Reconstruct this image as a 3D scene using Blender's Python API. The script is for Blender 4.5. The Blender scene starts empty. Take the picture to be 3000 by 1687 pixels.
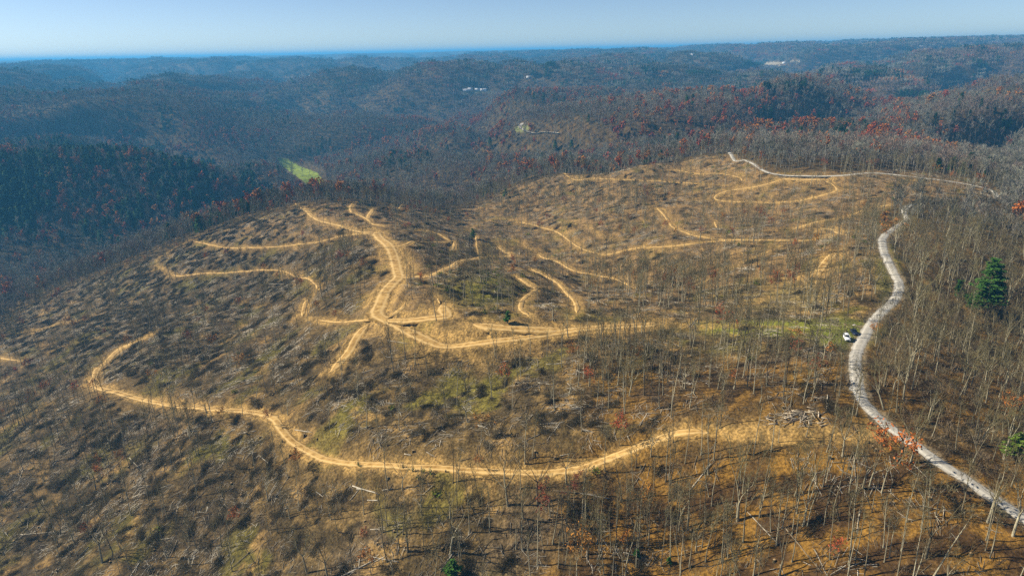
import bpy, math, random
import numpy as np

# ------------------------------------------------------------------ camera, sky, sun, exposure
SC = bpy.context.scene
COL = SC.collection
PW, PH, FPX = 3000.0, 1687.0, 2000.0
PITCH, ROLL, CAMZ = math.radians(19.16), math.radians(1.17), 97.0
SUN_EL, SUN_AZ = math.radians(36.0), math.radians(171.0)      # direction towards the sun, from +x counter-clockwise

_f = np.array([0, math.cos(PITCH), -math.sin(PITCH)])
_r0 = np.array([1.0, 0, 0])
_u0 = np.array([0, math.sin(PITCH), math.cos(PITCH)])
CR = math.cos(ROLL) * _r0 - math.sin(ROLL) * _u0
CU = math.sin(ROLL) * _r0 + math.cos(ROLL) * _u0
CF = _f
CAM = np.array([0.0, 0.0, CAMZ])

import mathutils
cd = bpy.data.cameras.new("camera")
cam = bpy.data.objects.new("camera", cd)
COL.objects.link(cam)
cd.sensor_width = 36.0
cd.lens = 36.0 * FPX / PW
cd.clip_start, cd.clip_end = 1.0, 80000.0
m = mathutils.Matrix.Identity(4)
for i in range(3):
    m[i][0], m[i][1], m[i][2], m[i][3] = CR[i], CU[i], -CF[i], CAM[i]
cam.matrix_world = m
SC.camera = cam

world = bpy.data.worlds.new("World")
SC.world = world
world.use_nodes = True
wn = world.node_tree
bg = wn.nodes["Background"]
sky = wn.nodes.new("ShaderNodeTexSky")
sky.sky_type = 'NISHITA'
sky.sun_disc = False
sky.sun_elevation = SUN_EL
sun_dir = np.array([math.cos(SUN_EL) * math.cos(SUN_AZ), math.cos(SUN_EL) * math.sin(SUN_AZ), math.sin(SUN_EL)])
sky.sun_rotation = math.atan2(sun_dir[0], sun_dir[1])
sky.altitude = 0.0
sky.air_density, sky.dust_density, sky.ozone_density = 0.55, 0.25, 2.6
wn.links.new(sky.outputs[0], bg.inputs[0])
bg.inputs[1].default_value = 0.075

sl = bpy.data.lights.new("sun", 'SUN')
sl.energy = 5.0
sl.angle = math.radians(0.5)
sl.color = (1.0, 0.90, 0.75)
sun = bpy.data.objects.new("sun", sl)
COL.objects.link(sun)
sun.rotation_euler = mathutils.Vector(tuple(sun_dir)).to_track_quat('Z', 'Y').to_euler()
sun.location = (0, 0, 400)

SC.view_settings.view_transform = 'Standard'
SC.view_settings.look = 'None'
SC.view_settings.exposure = 0.70
SC.view_settings.gamma = 1.0
SC.cycles.max_bounces = 4
SC.cycles.diffuse_bounces = 2
SC.cycles.glossy_bounces = 1
SC.cycles.transmission_bounces = 2
SC.cycles.transparent_max_bounces = 8
SC.cycles.volume_bounces = 3
SC.cycles.use_denoising = False

# ------------------------------------------------------------------ helpers: projection, noise
def project(P):
    d = np.asarray(P, float) - CAM
    dep = d @ CF
    dep = np.where(np.abs(dep) < 1e-6, 1e-6, dep)
    return PW / 2 + FPX * (d @ CR) / dep, PH / 2 - FPX * (d @ CU) / dep, dep

def ray(px, py):
    px, py = np.atleast_1d(np.asarray(px, float)), np.atleast_1d(np.asarray(py, float))
    d = CF[None] + ((px - PW / 2) / FPX)[:, None] * CR[None] - ((py - PH / 2) / FPX)[:, None] * CU[None]
    return d / np.linalg.norm(d, axis=1)[:, None]

_rng0 = np.random.RandomState(11)
_PERM = _rng0.permutation(512)
_GA = _rng0.rand(512) * 2 * np.pi
_GX, _GY = np.cos(_GA), np.sin(_GA)

def perlin(x, y):
    xi, yi = np.floor(x).astype(np.int64), np.floor(y).astype(np.int64)
    fx, fy = x - xi, y - yi
    def g(ix, iy, dx, dy):
        h = _PERM[(_PERM[ix & 511] + iy) & 511]
        return _GX[h] * dx + _GY[h] * dy
    u, v = fx * fx * fx * (fx * (fx * 6 - 15) + 10), fy * fy * fy * (fy * (fy * 6 - 15) + 10)
    a = g(xi, yi, fx, fy) * (1 - u) + g(xi + 1, yi, fx - 1, fy) * u
    b = g(xi, yi + 1, fx, fy - 1) * (1 - u) + g(xi + 1, yi + 1, fx - 1, fy - 1) * u
    return (a * (1 - v) + b * v) * 1.5

def fbm(x, y, octaves=4, gain=0.5, lac=2.03):
    s, a = np.zeros_like(x, dtype=float), 1.0
    for k in range(octaves):
        s += a * perlin(x + 17.3 * k, y - 9.1 * k)
        x, y, a = x * lac, y * lac, a * gain
    return s

def sstep(a, b, x):
    t = np.clip((x - a) / (b - a), 0, 1)
    return t * t * (3 - 2 * t)

# ------------------------------------------------------------------ terrain: heights surveyed from the photograph
# (pixel x, pixel y, height above the road beside the parked cars, metres)
SURVEY = [
    # gravel road on the ridge
    (3000, 1516, -6), (2816, 1392, -4), (2641, 1275, -3), (2552, 1202, -2), (2509, 1098, -1), (2509, 1036, 0), (2547, 950, 1),
    (2609, 888, 2), (2637, 834, 3), (2606, 772, 5), (2586, 717, 8), (2594, 686, 9),
    (2656, 622, 3), (2900, 565, 5), (2738, 525, 8), (2582, 508, 10), (2408, 516, 8), (2272, 510, 8), (2182, 468, 12), (2097, 440, 13),
    # right of the road
    (2800, 1250, -9), (2980, 1300, -14), (2700, 1050, -7), (2900, 1050, -15), (2800, 880, -6), (2980, 900, -16), (2750, 740, -2),
    (2900, 700, -6), (2990, 640, -8), (2850, 620, 0),
    # bottom
    (2600, 1660, -17), (2950, 1660, -11), (2300, 1660, -27), (2300, 1450, -17), (2000, 1660, -37), (2000, 1450, -22),
    (1900, 1450, -25), (1950, 1560, -38), (1900, 1660, -47), (1700, 1500, -29), (1600, 1480, -27), (1560, 1600, -37), (1700, 1660, -44), (1400, 1660, -45), (1400, 1500, -32), (1000, 1660, -52), (1000, 1480, -38),
    (700, 1660, -60), (700, 1420, -46), (350, 1660, -70), (350, 1400, -60), (50, 1660, -80), (50, 1350, -74), (50, 1150, -82),
    # lower spur and its dirt track
    (2400, 1260, -3), (2200, 1262, -4), (2078, 1262, -5), (1932, 1283, -7), (1777, 1345, -11), (1583, 1384, -16), (1389, 1377, -20),
    (1194, 1367, -24), (1000, 1353, -28), (855, 1291, -31), (804, 1227, -33), (606, 1196, -40), (458, 1178, -46), (295, 1138, -54),
    (285, 1082, -57), (361, 1016, -60), (446, 981, -62),
    # the hollow above the lower spur
    (2300, 1100, -3), (2000, 1100, -8), (1700, 1100, -13), (1500, 1150, -18), (1300, 1200, -23), (1100, 1150, -27), (1000, 1250, -30),
    (800, 1100, -39), (600, 1080, -50), (600, 960, -52), (700, 880, -48), (400, 880, -66), (200, 1000, -74), (200, 900, -80),
    # middle spur: landing and haul track
    (2450, 950, 0), (2300, 960, -2), (2100, 950, -4), (1932, 946, -5), (1718, 962, -7), (1543, 987, -8), (1388, 1005, -9), (1287, 1010, -10),
    (1163, 950, -9), (1101, 919, -9), (1132, 849, -7), (1171, 810, -6), (1155, 764, -5), (1113, 698, -4), (1039, 675, -8),
    (932, 644, -16), (881, 605, -21), (1000, 850, -24), (1000, 760, -18), (1000, 940, -18),
    # knob at the end of the middle spur
    (815, 721, -31), (621, 717, -40), (559, 704, -44), (800, 660, -23), (650, 660, -36), (776, 791, -42), (621, 799, -50),
    (505, 805, -54), (905, 816, -36), (450, 712, -54), (300, 790, -68), (120, 880, -86), (900, 588, -23), (1000, 572, -22),
    (1100, 580, -24), (1090, 640, -12), (1233, 603, -36), (760, 600, -30),
    # hollow behind the haul track, small green knob
    (1311, 708, -22), (1318, 733, -28), (1369, 760, -29), (1427, 752, -33), (1501, 750, -38), (1264, 807, -13), (1330, 790, -14),
    (1400, 800, -10), (1508, 808, -13), (1400, 880, -8), (1300, 870, -7), (1571, 845, -16), (1602, 810, -21), (1668, 865, -19),
    (1695, 911, -11), (1580, 900, -12), (1854, 838, -27), (1738, 803, -33), (1637, 768, -37), (2000, 850, -19), (2100, 900, -8),
    (2250, 850, -6), (2350, 803, -4), (2446, 741, 0), (2500, 830, 0),
    # third spur
    (1528, 649, -34), (1629, 678, -29), (1691, 721, -27), (1769, 746, -27), (1873, 725, -19), (2000, 717, -13), (2136, 702, -7),
    (2349, 706, -1), (2446, 690, 3), (1924, 609, -15), (1970, 663, -14), (1750, 620, -20), (1850, 660, -17), (1650, 600, -33),
    (2100, 640, -16), (2300, 640, -10), (2446, 640, -3), (2543, 612, 1), (1420, 660, -40), (1350, 640, -42),
    # fourth spur under the upper road
    (2093, 585, -9), (2272, 593, -8), (2408, 572, -2), (2295, 528, 5), (2408, 528, 6), (2000, 560, -18), (1800, 570, -34), (1500, 575, -46),
    (1551, 514, -20), (1738, 522, -12), (1854, 526, -8), (2000, 534, -3), (1700, 480, 2), (1560, 485, -8),
    # woods behind (ground under the crowns)
    (1200, 540, -76), (1300, 440, -60), (1450, 400, -44), (1200, 380, -46), (1100, 400, -64), (1050, 450, -84), (980, 505, -104),
    (1650, 430, -30), (1800, 380, -26), (2000, 350, -18), (2300, 400, -10), (2600, 430, -8), (2900, 470, -12),
    (2900, 380, -20),
    # valley with the green field
    (945, 532, -114), (900, 512, -113), (850, 488, -112), (812, 466, -111), (760, 415, -104), (715, 360, -98),
]
# bottoms and backs that the camera does not see (x, y, z)
HIDDEN = [(-60, 20, -52), (60, 40, -42), (160, 60, -24), (-200, 60, -86), (-420, 120, -112), (260, 90, -16), (420, 160, -34), (0, -200, -60),
          (-400, -200, -120), (400, -200, -40), (-900, 100, -128), (700, 200, -70), (700, 420, -60), (420, 380, -24), (900, 700, -60),
          (-480, 420, -118),
          # creek in the left valley, the dark hill beyond it, and its back
          (-700, 560, -126), (-560, 690, -124), (-480, 755, -122), (-405, 815, -120), (-330, 875, -118), (-285, 960, -117), (-295, 1060, -115),
          (-651, 887, -20), (-760, 850, -22), (-564, 890, -24), (-489, 912, -30), (-420, 922, -42), (-379, 966, -64), (-900, 860, -22), (-1000, 900, -24), (-340, 1020, -102), (-610, 785, -96),
          (-520, 822, -94), (-720, 740, -94), (-660, 650, -124), (-600, 640, -120), (-820, 1040, -74), (-700, 1080, -78), (-600, 1110, -84), (-500, 1150, -94), (-420, 1180, -106),
          (-1150, 1420, -24), (-950, 1470, -18), (-800, 1500, -14), (-690, 1520, -30), (-600, 1570, -78), (-850, 1260, -62), (-1000, 1200, -60),
          (-900, 1750, -70), (-800, 1900, -84), (-1100, 1700, -60),
          # crest above the upper road, and the woods behind it
          (119, 594, 14), (164, 590, 16), (62, 612, 5), (22, 672, -10), (150, 720, -22), (80, 770, -36), (0, 810, -56), (250, 660, -4), (330, 560, 4),
          (-60, 690, -60), (-10, 730, -56), (-100, 780, -70), (-200, 720, -88), (-180, 850, -92),
          (-134, 1448, -26), (7, 1465, -20), (200, 1561, -10), (-120, 1800, -84), (100, 1850, -80), (160, 1350, -52), (300, 1700, -60),
          (476, 1209, 10), (560, 1040, -24), (714, 1006, 20), (763, 1408, -40), (700, 1700, -50), (900, 1250, -40), (620, 820, -14), (480, 940, -34)]

def _solve_survey():
    S = np.array(SURVEY, float)
    d = ray(S[:, 0], S[:, 1])
    t = (S[:, 2] - CAMZ) / d[:, 2]
    P = CAM + d * t[:, None]
    P = np.vstack([P, np.array(HIDDEN, float)])
    return P

SP = _solve_survey()
GX0, GX1, GY0, GY1, GS = -2400.0, 2400.0, -400.0, 3000.0, 10.0
def _blur(a, sig):
    n = int(3 * sig) + 1
    k = np.exp(-0.5 * (np.arange(-n, n + 1) / sig) ** 2); k /= k.sum()
    a = np.pad(a, n, mode='edge')
    a = sum(k[i] * a[i:a.shape[0] - 2 * n + i] for i in range(2 * n + 1))
    return sum(k[i] * a[:, i:a.shape[1] - 2 * n + i] for i in range(2 * n + 1))

def _coarse():
    n = len(SP)
    D = np.hypot(SP[:, None, 0] - SP[None, :, 0], SP[:, None, 1] - SP[None, :, 1])
    A = np.zeros((n + 1, n + 1))
    A[:n, :n] = D - np.eye(n) * 14.0
    A[:n, n] = A[n, :n] = 1
    w = np.linalg.solve(A, np.append(SP[:, 2], 0))
    gx, gy = np.arange(GX0, GX1 + 1, GS), np.arange(GY0, GY1 + 1, GS)
    X, Y = np.meshgrid(gx, gy)
    Z = np.full(X.shape, w[n])
    for i in range(n):
        Z += w[i] * np.hypot(X - SP[i, 0], Y - SP[i, 1])
    return _blur(Z, 1.1)

ZC = _coarse()

def _bilin(G, x0, y0, s, x, y):
    u = np.clip((x - x0) / s, 0, G.shape[1] - 1.001); v = np.clip((y - y0) / s, 0, G.shape[0] - 1.001)
    i, j = u.astype(int), v.astype(int)
    fu, fv = u - i, v - j
    return (G[j, i] * (1 - fu) + G[j, i + 1] * fu) * (1 - fv) + (G[j + 1, i] * (1 - fu) + G[j + 1, i + 1] * fu) * fv

def far_hills(x, y):
    wx = x + 260 * perlin(x / 1500, y / 1500 + 7); wy = y + 260 * perlin(x / 1500 + 31, y / 1500)
    v = np.abs(perlin(wx / 1100, wy / 900 + 3))
    v2 = np.abs(perlin(wx / 470 + 5, wy / 400))
    v3 = np.abs(perlin(wx / 260 + 9, wy / 260))
    z = -126 + 104 * sstep(0.0, 0.45, v) + 66 * sstep(0, 0.5, v2) * sstep(0.02, 0.3, v) + 16 * sstep(0, 0.5, v3) * sstep(0.02, 0.3, v)
    R = np.hypot(x, y)
    az = np.degrees(np.arctan2(x, y))
    z = z + 26 * perlin(x / 2600 + 1, y / 2600)
    # the land rises towards the right of the view
    z = z + sstep(2, 36, az) * sstep(1800, 6000, R) * (70 + 50 * np.maximum(perlin(x / 800 + 3, y / 800), -0.2))
    z = z + sstep(3500, 8000, R) * 58 + sstep(9000, 22000, R) * 26
    z = np.where(z > 60, 60 + 62 * (1 - np.exp(-(z - 60) / 62)), z)
    for ux, uy, zt in PEAKS:
        al = x * ux + y * uy; la = x * uy - y * ux
        g = np.exp(-((al - 6500) / 420) ** 2 - (la / 230) ** 2)
        z = z + np.maximum(0, zt - z) * g
    return z

# the named bumps on the right-hand skyline (pixel), about six and a half kilometres off
PEAKS = []
for _px, _py in ((2700, 113), (2760, 119), (2815, 107), (2905, 105), (2985, 109), (2560, 125), (2470, 127), (2350, 129), (2165, 134), (2060, 139), (1960, 142)):
    _d = ray(_px, _py)[0]; _h = math.hypot(_d[0], _d[1])
    PEAKS.append((_d[0] / _h, _d[1] / _h, CAMZ + 6500 * _d[2] / _h - 19))

def base_h(x, y):
    R = np.hypot(x, y)
    zc = _bilin(ZC, GX0, GY0, GS, x, y)
    b = sstep(1300, 2300, R)
    ab = np.abs(np.degrees(np.arctan2(x, y)))
    b = np.maximum(b, sstep(44, 70, ab) * sstep(500, 900, R))
    zf = far_hills(x, y)
    z = zc * (1 - b) + zf * b
    # smaller spurs and hollows inside the surveyed woods
    wx = x + 60 * perlin(x / 300, y / 300 + 2); wy = y + 60 * perlin(x / 300 + 8, y / 300)
    rv = np.abs(perlin(wx / 430 + 3, wy / 330 + 1))
    keep = 1 - np.exp(-((np.hypot(x + 400, y - 1280) / 190) ** 2))
    keep = keep * (1 - np.exp(-(((x + 620) / 420) ** 2 + ((y - 860) / 190) ** 2) ** 2))
    z = z + (1 - b) * sstep(720, 1050, R) * keep * (84 * sstep(0.0, 0.42, rv) - 50)
    z = z + (1 - sstep(620, 800, R)) * (1 - 0.75 * sstep(430, 520, R)) * sstep(150, 230, R) * (perlin(x / 78 + 4, y / 70 + 9) * 3.6 + perlin(x / 36 + 14, y / 36) * 1.9)     # knolls and gullies of the cut slopes
    n = fbm(x / 70, y / 70, 3) * 3.0 * sstep(250, 900, R) + perlin(x / 30, y / 30) * 0.9 + perlin(x / 11 + 5, y / 11) * 0.35
    return z + n

def raycast(px, py, H, tmin=60, tmax=9000):
    d = ray(px, py)
    n = len(d)
    t = np.full(n, float(tmin)); hit = np.zeros(n, bool); lo = t.copy()
    step = 2.0
    while t.min() < tmax and not hit.all():
        lo = np.where(hit, lo, t)
        t = np.where(hit, t, t + np.maximum(1.5, t * 0.006))
        P = CAM + d * t[:, None]
        hit |= (P[:, 2] < H(P[:, 0], P[:, 1]))
        if t[~hit].size and t[~hit].min() > tmax: break
    hi = t.copy()
    for _ in range(18):
        mid = (lo + hi) / 2
        P = CAM + d * mid[:, None]
        below = P[:, 2] < H(P[:, 0], P[:, 1])
        hi = np.where(below, mid, hi); lo = np.where(below, lo, mid)
    P = CAM + d * hi[:, None]
    return P, hit
# ------------------------------------------------------------------ roads and skid tracks, traced on the photograph and laid on the terrain
# (width in metres, strength of the bare soil beside it, pixel polyline)
GRAVEL = [
    (4.1, [(3140, 1625), (3000, 1516), (2932, 1470), (2874, 1431), (2816, 1392), (2758, 1357), (2699, 1314), (2641, 1275), (2590, 1237), (2552, 1202), (2524, 1167), (2513, 1136),
           (2508, 1098), (2506, 1067), (2509, 1036), (2518, 1008), (2534, 981), (2551, 950), (2577, 919), (2609, 890), (2628, 865), (2635, 834), (2621, 803),
           (2606, 772), (2592, 744), (2586, 717), (2584, 700), (2594, 686)]),
    (3.3, [(2594, 686), (2625, 664), (2656, 643), (2648, 620), (2660, 604), (2685, 597)]),
    (3.3, [(2924, 580), (2918, 570), (2908, 559), (2862, 545), (2815, 536), (2738, 525), (2660, 516), (2582, 508), (2485, 512),
           (2408, 516), (2330, 515), (2272, 510), (2241, 501), (2213, 483), (2182, 468), (2144, 456), (2097, 442)]),
]
TRACKS = [
    (4.2, 1.0, [(446, 979), (421, 991), (361, 1016), (334, 1036), (311, 1061), (285, 1082), (276, 1105), (268, 1124), (295, 1138), (338, 1147), (385, 1161), (458, 1178),
                (517, 1188), (606, 1196), (719, 1204), (773, 1213), (804, 1227), (824, 1256), (855, 1291), (905, 1322), (952, 1345), (1000, 1353), (1039, 1357),
                (1117, 1361), (1194, 1367), (1291, 1369), (1389, 1377), (1486, 1381), (1583, 1384), (1660, 1378), (1719, 1367), (1777, 1345), (1855, 1314), (1932, 1283), (1983, 1266),
                (2039, 1262), (2078, 1263)]),
    (8.0, 1.3, [(1101, 679), (1113, 698), (1136, 717), (1150, 740), (1157, 764), (1163, 791), (1168, 812), (1151, 828), (1132, 849), (1116, 884), (1103, 919), (1128, 935), (1163, 950),
                (1202, 973), (1241, 993), (1287, 1010)]),
    (6.0, 1.2, [(1241, 993), (1287, 1012), (1330, 1014), (1388, 1006), (1466, 996), (1543, 987), (1641, 973), (1718, 962), (1796, 956), (1873, 952), (1940, 946)]),
    (4.4, 1.0, [(1101, 679), (1070, 680), (1039, 675), (1000, 661), (963, 653), (932, 644), (905, 624), (881, 605)]),
    (3.0, 0.4, [(868, 600), (842, 592)]),
    (3.2, 0.7, [(1095, 684), (1030, 688), (1000, 691), (932, 709), (815, 722), (738, 725), (621, 717), (559, 704)]),
    (3.2, 0.8, [(505, 804), (536, 808), (621, 799), (699, 795), (776, 791), (835, 795), (862, 808), (905, 816), (928, 834), (930, 846)]),
    (3.6, 0.8, [(905, 870), (893, 892), (885, 927)]),
    (3.6, 0.8, [(1103, 934), (1078, 937), (1000, 942), (939, 938)]),
    (5.0, 0.6, [(1080, 945), (1060, 966), (1043, 989), (1024, 1025), (1000, 1055), (965, 1095)]),
    (3.6, 0.9, [(1136, 719), (1155, 721), (1194, 713), (1233, 709), (1311, 708), (1330, 706)]),
    (3.0, 0.6, [(1325, 708), (1307, 698), (1287, 686), (1252, 676), (1225, 674)]),
    (3.0, 0.5, [(1325, 708), (1330, 717), (1316, 734)]),
    (4.0, 1.0, [(1171, 812), (1194, 812), (1230, 810), (1264, 807), (1295, 791), (1330, 776), (1369, 760), (1427, 752), (1470, 751), (1501, 749), (1481, 737), (1458, 721)]),
    (3.8, 0.8, [(1508, 806), (1543, 830), (1571, 845), (1551, 861), (1530, 880), (1526, 905), (1552, 925)]),
    (3.6, 0.8, [(1555, 787), (1602, 810), (1640, 834), (1668, 865), (1688, 892), (1690, 915)]),
    (3.4, 0.9, [(1528, 649), (1582, 665), (1629, 678), (1660, 698), (1691, 721), (1738, 739), (1769, 746), (1815, 737), (1873, 725), (1932, 723), (2000, 717), (2078, 709),
                (2136, 703), (2233, 703), (2349, 705), (2408, 697), (2446, 689), (2500, 676)]),
    (5.0, 1.0, [(2400, 668), (2440, 672), (2460, 684), (2490, 688)]),
    (3.4, 0.7, [(1578, 744), (1637, 768), (1679, 791), (1738, 803), (1796, 814), (1830, 828), (1858, 842)]),
    (3.8, 0.9, [(1924, 609), (1951, 636), (1970, 663), (2000, 678), (2023, 686), (2078, 697), (2136, 702)]),
    (3.0, 0.5, [(2093, 647), (2101, 668)]),
    (3.4, 0.8, [(2290, 526), (2250, 538), (2213, 547), (2155, 555), (2120, 562), (2098, 574), (2100, 586), (2155, 591), (2272, 593), (2349, 587), (2408, 572), (2452, 558), (2440, 540), (2408, 527)]),
    (9.0, 1.2, [(2290, 523), (2330, 525), (2370, 526), (2415, 524)]),
    (3.2, 0.7, [(1540, 508), (1560, 513), (1660, 512), (1738, 522), (1854, 527), (1940, 531), (2000, 535), (2045, 539)]),
    (3.0, 0.6, [(1950, 498), (2000, 501), (2078, 509), (2167, 520), (2172, 532)]),
    (3.4, 0.7, [(2615, 598), (2543, 612), (2505, 626), (2446, 640), (2380, 653), (2318, 672)]),
    (5.0, 0.9, [(2450, 738), (2418, 768), (2396, 795), (2370, 806)]),
    (3.2, 0.6, [(2405, 780), (2398, 810), (2394, 840)]),
    (8.0, 1.3, [(1385, 946), (1420, 955), (1505, 962), (1582, 965), (1650, 963)]),
    (7.0, 1.0, [(1295, 890), (1300, 911), (1310, 925), (1272, 929), (1213, 937), (1167, 938), (1128, 936)]),
    (3.4, 0.7, [(1187, 882), (1180, 900), (1155, 918), (1132, 935)]),
    (3.4, 0.5, [(1280, 868), (1290, 890)]),
    (3.0, 0.5, [(0, 1046), (19, 1051), (60, 1056)]),
    (3.4, 0.7, [(1035, 592), (1026, 612), (1047, 628), (1078, 643), (1092, 656), (1128, 662)]),
    (4.0, 0.6, [(1090, 612), (1082, 628), (1076, 642)]),
    (2.6, 0.4, [(1095, 609), (1130, 604), (1175, 603), (1233, 603)]),
    (2.8, 0.4, [(1395, 690), (1398, 722), (1402, 744)]),
]

# soil scraped by single passes, no made track: (half width, strength, polyline)
SCRAPES = [
    (2.2, .8, [(2070, 1263), (2155, 1272), (2272, 1276), (2389, 1279), (2505, 1279), (2583, 1262)]), (3.5, .5, [(2200, 1250), (2300, 1245), (2400, 1255)]), (5.0, 1.2, [(1390, 950), (1450, 965), (1600, 972)]), (4.5, 1.2, [(1180, 945), (1240, 975), (1300, 1000)]),
    (4.0, 1.0, [(1295, 893), (1300, 915), (1250, 930)]), (4.5, 1.2, [(1120, 700), (1158, 770), (1168, 812)]), (3.5, .9, [(2420, 690), (2480, 680), (2440, 668)]), (2.5, .8, [(2396, 795), (2420, 765), (2446, 740)]),
    (4.0, 1.0, [(1150, 940), (1220, 960), (1290, 985), (1380, 985)]), (3.5, 1.0, [(1175, 925), (1230, 920), (1290, 905)]), (4.0, 1.1, [(1105, 690), (1150, 760), (1165, 815)]), (3.0, 1.0, [(1150, 830), (1120, 890)]),
    (2.5, .9, [(1050, 672), (1085, 668), (1110, 672)]), (3.0, 1.0, [(1390, 950), (1480, 975), (1600, 975), (1720, 962)]), (2.5, .8, [(1730, 975), (1850, 965), (1940, 955)]), (3.0, .8, [(2400, 680), (2460, 676)]), (2.0, .7, [(2290, 530), (2350, 536), (2415, 532)]),
    (1.2, .5, [(559, 704), (500, 735), (455, 770), (505, 804)]), (1.4, .6, [(930, 846), (918, 858), (905, 870)]), (1.3, .5, [(885, 927), (900, 934), (939, 938)]),
    (1.6, .6, [(1552, 925), (1580, 945), (1600, 962)]), (1.4, .5, [(1690, 915), (1660, 940), (1650, 962)]), (1.3, .5, [(1858, 842), (1900, 852), (1990, 848), (2060, 825), (2150, 780), (2233, 745), (2300, 712)]),
    (1.1, .4, [(2045, 539), (2120, 543), (2213, 547)]), (1.0, .4, [(1551, 514), (1480, 526), (1430, 545)]), (2.2, .6, [(1140, 700), (1125, 740), (1120, 790)]), (2.4, .6, [(1190, 740), (1205, 770), (1215, 800)]),
    (2.5, .6, [(1085, 860), (1075, 890), (1090, 915)]), (2.2, .5, [(1240, 900), (1260, 960), (1330, 985), (1420, 985)]), (2.5, .5, [(1180, 985), (1230, 1020), (1260, 1040)]), (1.5, .5, [(1930, 946), (2030, 955), (2200, 955), (2330, 965)]),
    (1.3, .4, [(2310, 800), (2280, 840), (2230, 880), (2150, 900)]), (1.3, .45, [(2360, 806), (2300, 830), (2240, 850)]), (1.2, .4, [(150, 1180), (60, 1230), (0, 1260)]), (1.2, .45, [(240, 940), (150, 955), (60, 975)]), (1.2, .45, [(230, 1000), (170, 1020), (140, 1035)]),
    (1.2, .45, [(842, 592), (800, 600), (760, 616), (700, 640)]), (1.2, .5, [(1528, 649), (1470, 640), (1420, 650), (1360, 680)]), (1.2, .5, [(1578, 744), (1540, 720), (1500, 700)]), (1.3, .5, [(1790, 700), (1760, 690), (1720, 660)]), (1.6, .5, [(1290, 1010), (1330, 1035), (1420, 1060)]),
]

def catmull(P, step):
    P = np.asarray(P, float)
    Q = np.vstack([2 * P[0] - P[1], P, 2 * P[-1] - P[-2]])
    out = []
    for i in range(1, len(Q) - 2):
        n = max(2, int(np.linalg.norm(Q[i + 1] - Q[i]) / step * 2))
        t = np.linspace(0, 1, n, endpoint=False)[:, None]
        out.append(0.5 * (2 * Q[i] + (Q[i + 1] - Q[i - 1]) * t + (2 * Q[i - 1] - 5 * Q[i] + 4 * Q[i + 1] - Q[i + 2]) * t ** 2
                          + (3 * Q[i] - Q[i - 1] - 3 * Q[i + 1] + Q[i + 2]) * t ** 3))
    out = np.vstack(out + [P[-1:]])
    s = np.append(0, np.cumsum(np.linalg.norm(np.diff(out, axis=0), axis=1)))
    k = max(3, int(s[-1] / step) + 1)
    u = np.linspace(0, s[-1], k)
    return np.stack([np.interp(u, s, out[:, j]) for j in range(out.shape[1])], 1)

def smooth1(a, n):
    if n < 2: return a
    k = np.hanning(n + 2)[1:-1]; k /= k.sum()
    return np.convolve(np.pad(a, (n, n), mode='edge'), k, mode='same')[n:-n]

def lay(pts):
    pts = np.array(pts, float)
    P, hit = raycast(pts[:, 0], pts[:, 1], base_h)
    # a pixel that slips over a crest would jump far away: keep the run continuous
    L = catmull(P[:, :2], 1.2)
    for k in (0, 1):
        L[:, k] = smooth1(L[:, k], 5)
    z = smooth1(base_h(L[:, 0], L[:, 1]), 13)
    return np.column_stack([L, z])

ROADS = [('gravel', w, 0.7, lay(p)) for w, p in GRAVEL] + [('dirt', w, s, lay(p)) for w, s, p in TRACKS]

FX0, FX1, FY0, FY1, FS = -430.0, 430.0, 90.0, 800.0, 1.25
_fx, _fy = np.arange(FX0, FX1 + 1, FS), np.arange(FY0, FY1 + 1, FS)
FXX, FYY = np.meshgrid(_fx, _fy)
FZ = base_h(FXX, FYY)
ROAD_D = np.full(FZ.shape, 60.0)       # metres from the edge of the nearest track
ROAD_S = np.zeros(FZ.shape)            # how much bare soil that track spills
GRAV_D = np.full(FZ.shape, 60.0)
for hw, stren, pl in SCRAPES:
    for x, y, z in lay(pl):
        i0, i1 = max(0, int((x - 12 - FX0) / FS)), min(FZ.shape[1], int((x + 12 - FX0) / FS) + 2)
        j0, j1 = max(0, int((y - 12 - FY0) / FS)), min(FZ.shape[0], int((y + 12 - FY0) / FS) + 2)
        if i0 >= i1 or j0 >= j1: continue
        d = np.hypot(FXX[j0:j1, i0:i1] - x, FYY[j0:j1, i0:i1] - y) - hw + 0.6
        c = d < ROAD_D[j0:j1, i0:i1]
        ROAD_S[j0:j1, i0:i1][c] = stren; ROAD_D[j0:j1, i0:i1][c] = d[c]
_cw, _cz = np.full(FZ.shape, 99.0), FZ.copy()
for kind, w, stren, L in ROADS:
    hw = w / 2
    for x, y, z in L:
        R = 16.0
        i0, i1 = max(0, int((x - R - FX0) / FS)), min(FZ.shape[1], int((x + R - FX0) / FS) + 2)
        j0, j1 = max(0, int((y - R - FY0) / FS)), min(FZ.shape[0], int((y + R - FY0) / FS) + 2)
        if i0 >= i1 or j0 >= j1: continue
        d = np.hypot(FXX[j0:j1, i0:i1] - x, FYY[j0:j1, i0:i1] - y) - hw
        T = ROAD_D if kind == 'dirt' else GRAV_D
        if kind == 'dirt':
            c = d < ROAD_D[j0:j1, i0:i1]
            ROAD_S[j0:j1, i0:i1][c] = stren
        T[j0:j1, i0:i1] = np.minimum(T[j0:j1, i0:i1], d)
        c = d < _cw[j0:j1, i0:i1]
        _cw[j0:j1, i0:i1][c] = d[c]; _cz[j0:j1, i0:i1][c] = z
_t = sstep(4.5, 0.3, _cw)
FZ = FZ * (1 - _t) + (_cz - 0.22) * _t
# a low berm of spoil along the edges
FZ = FZ + 0.12 * np.exp(-((_cw - 1.6) / 0.9) ** 2) * (0.5 + perlin(FXX / 4, FYY / 4))

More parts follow.
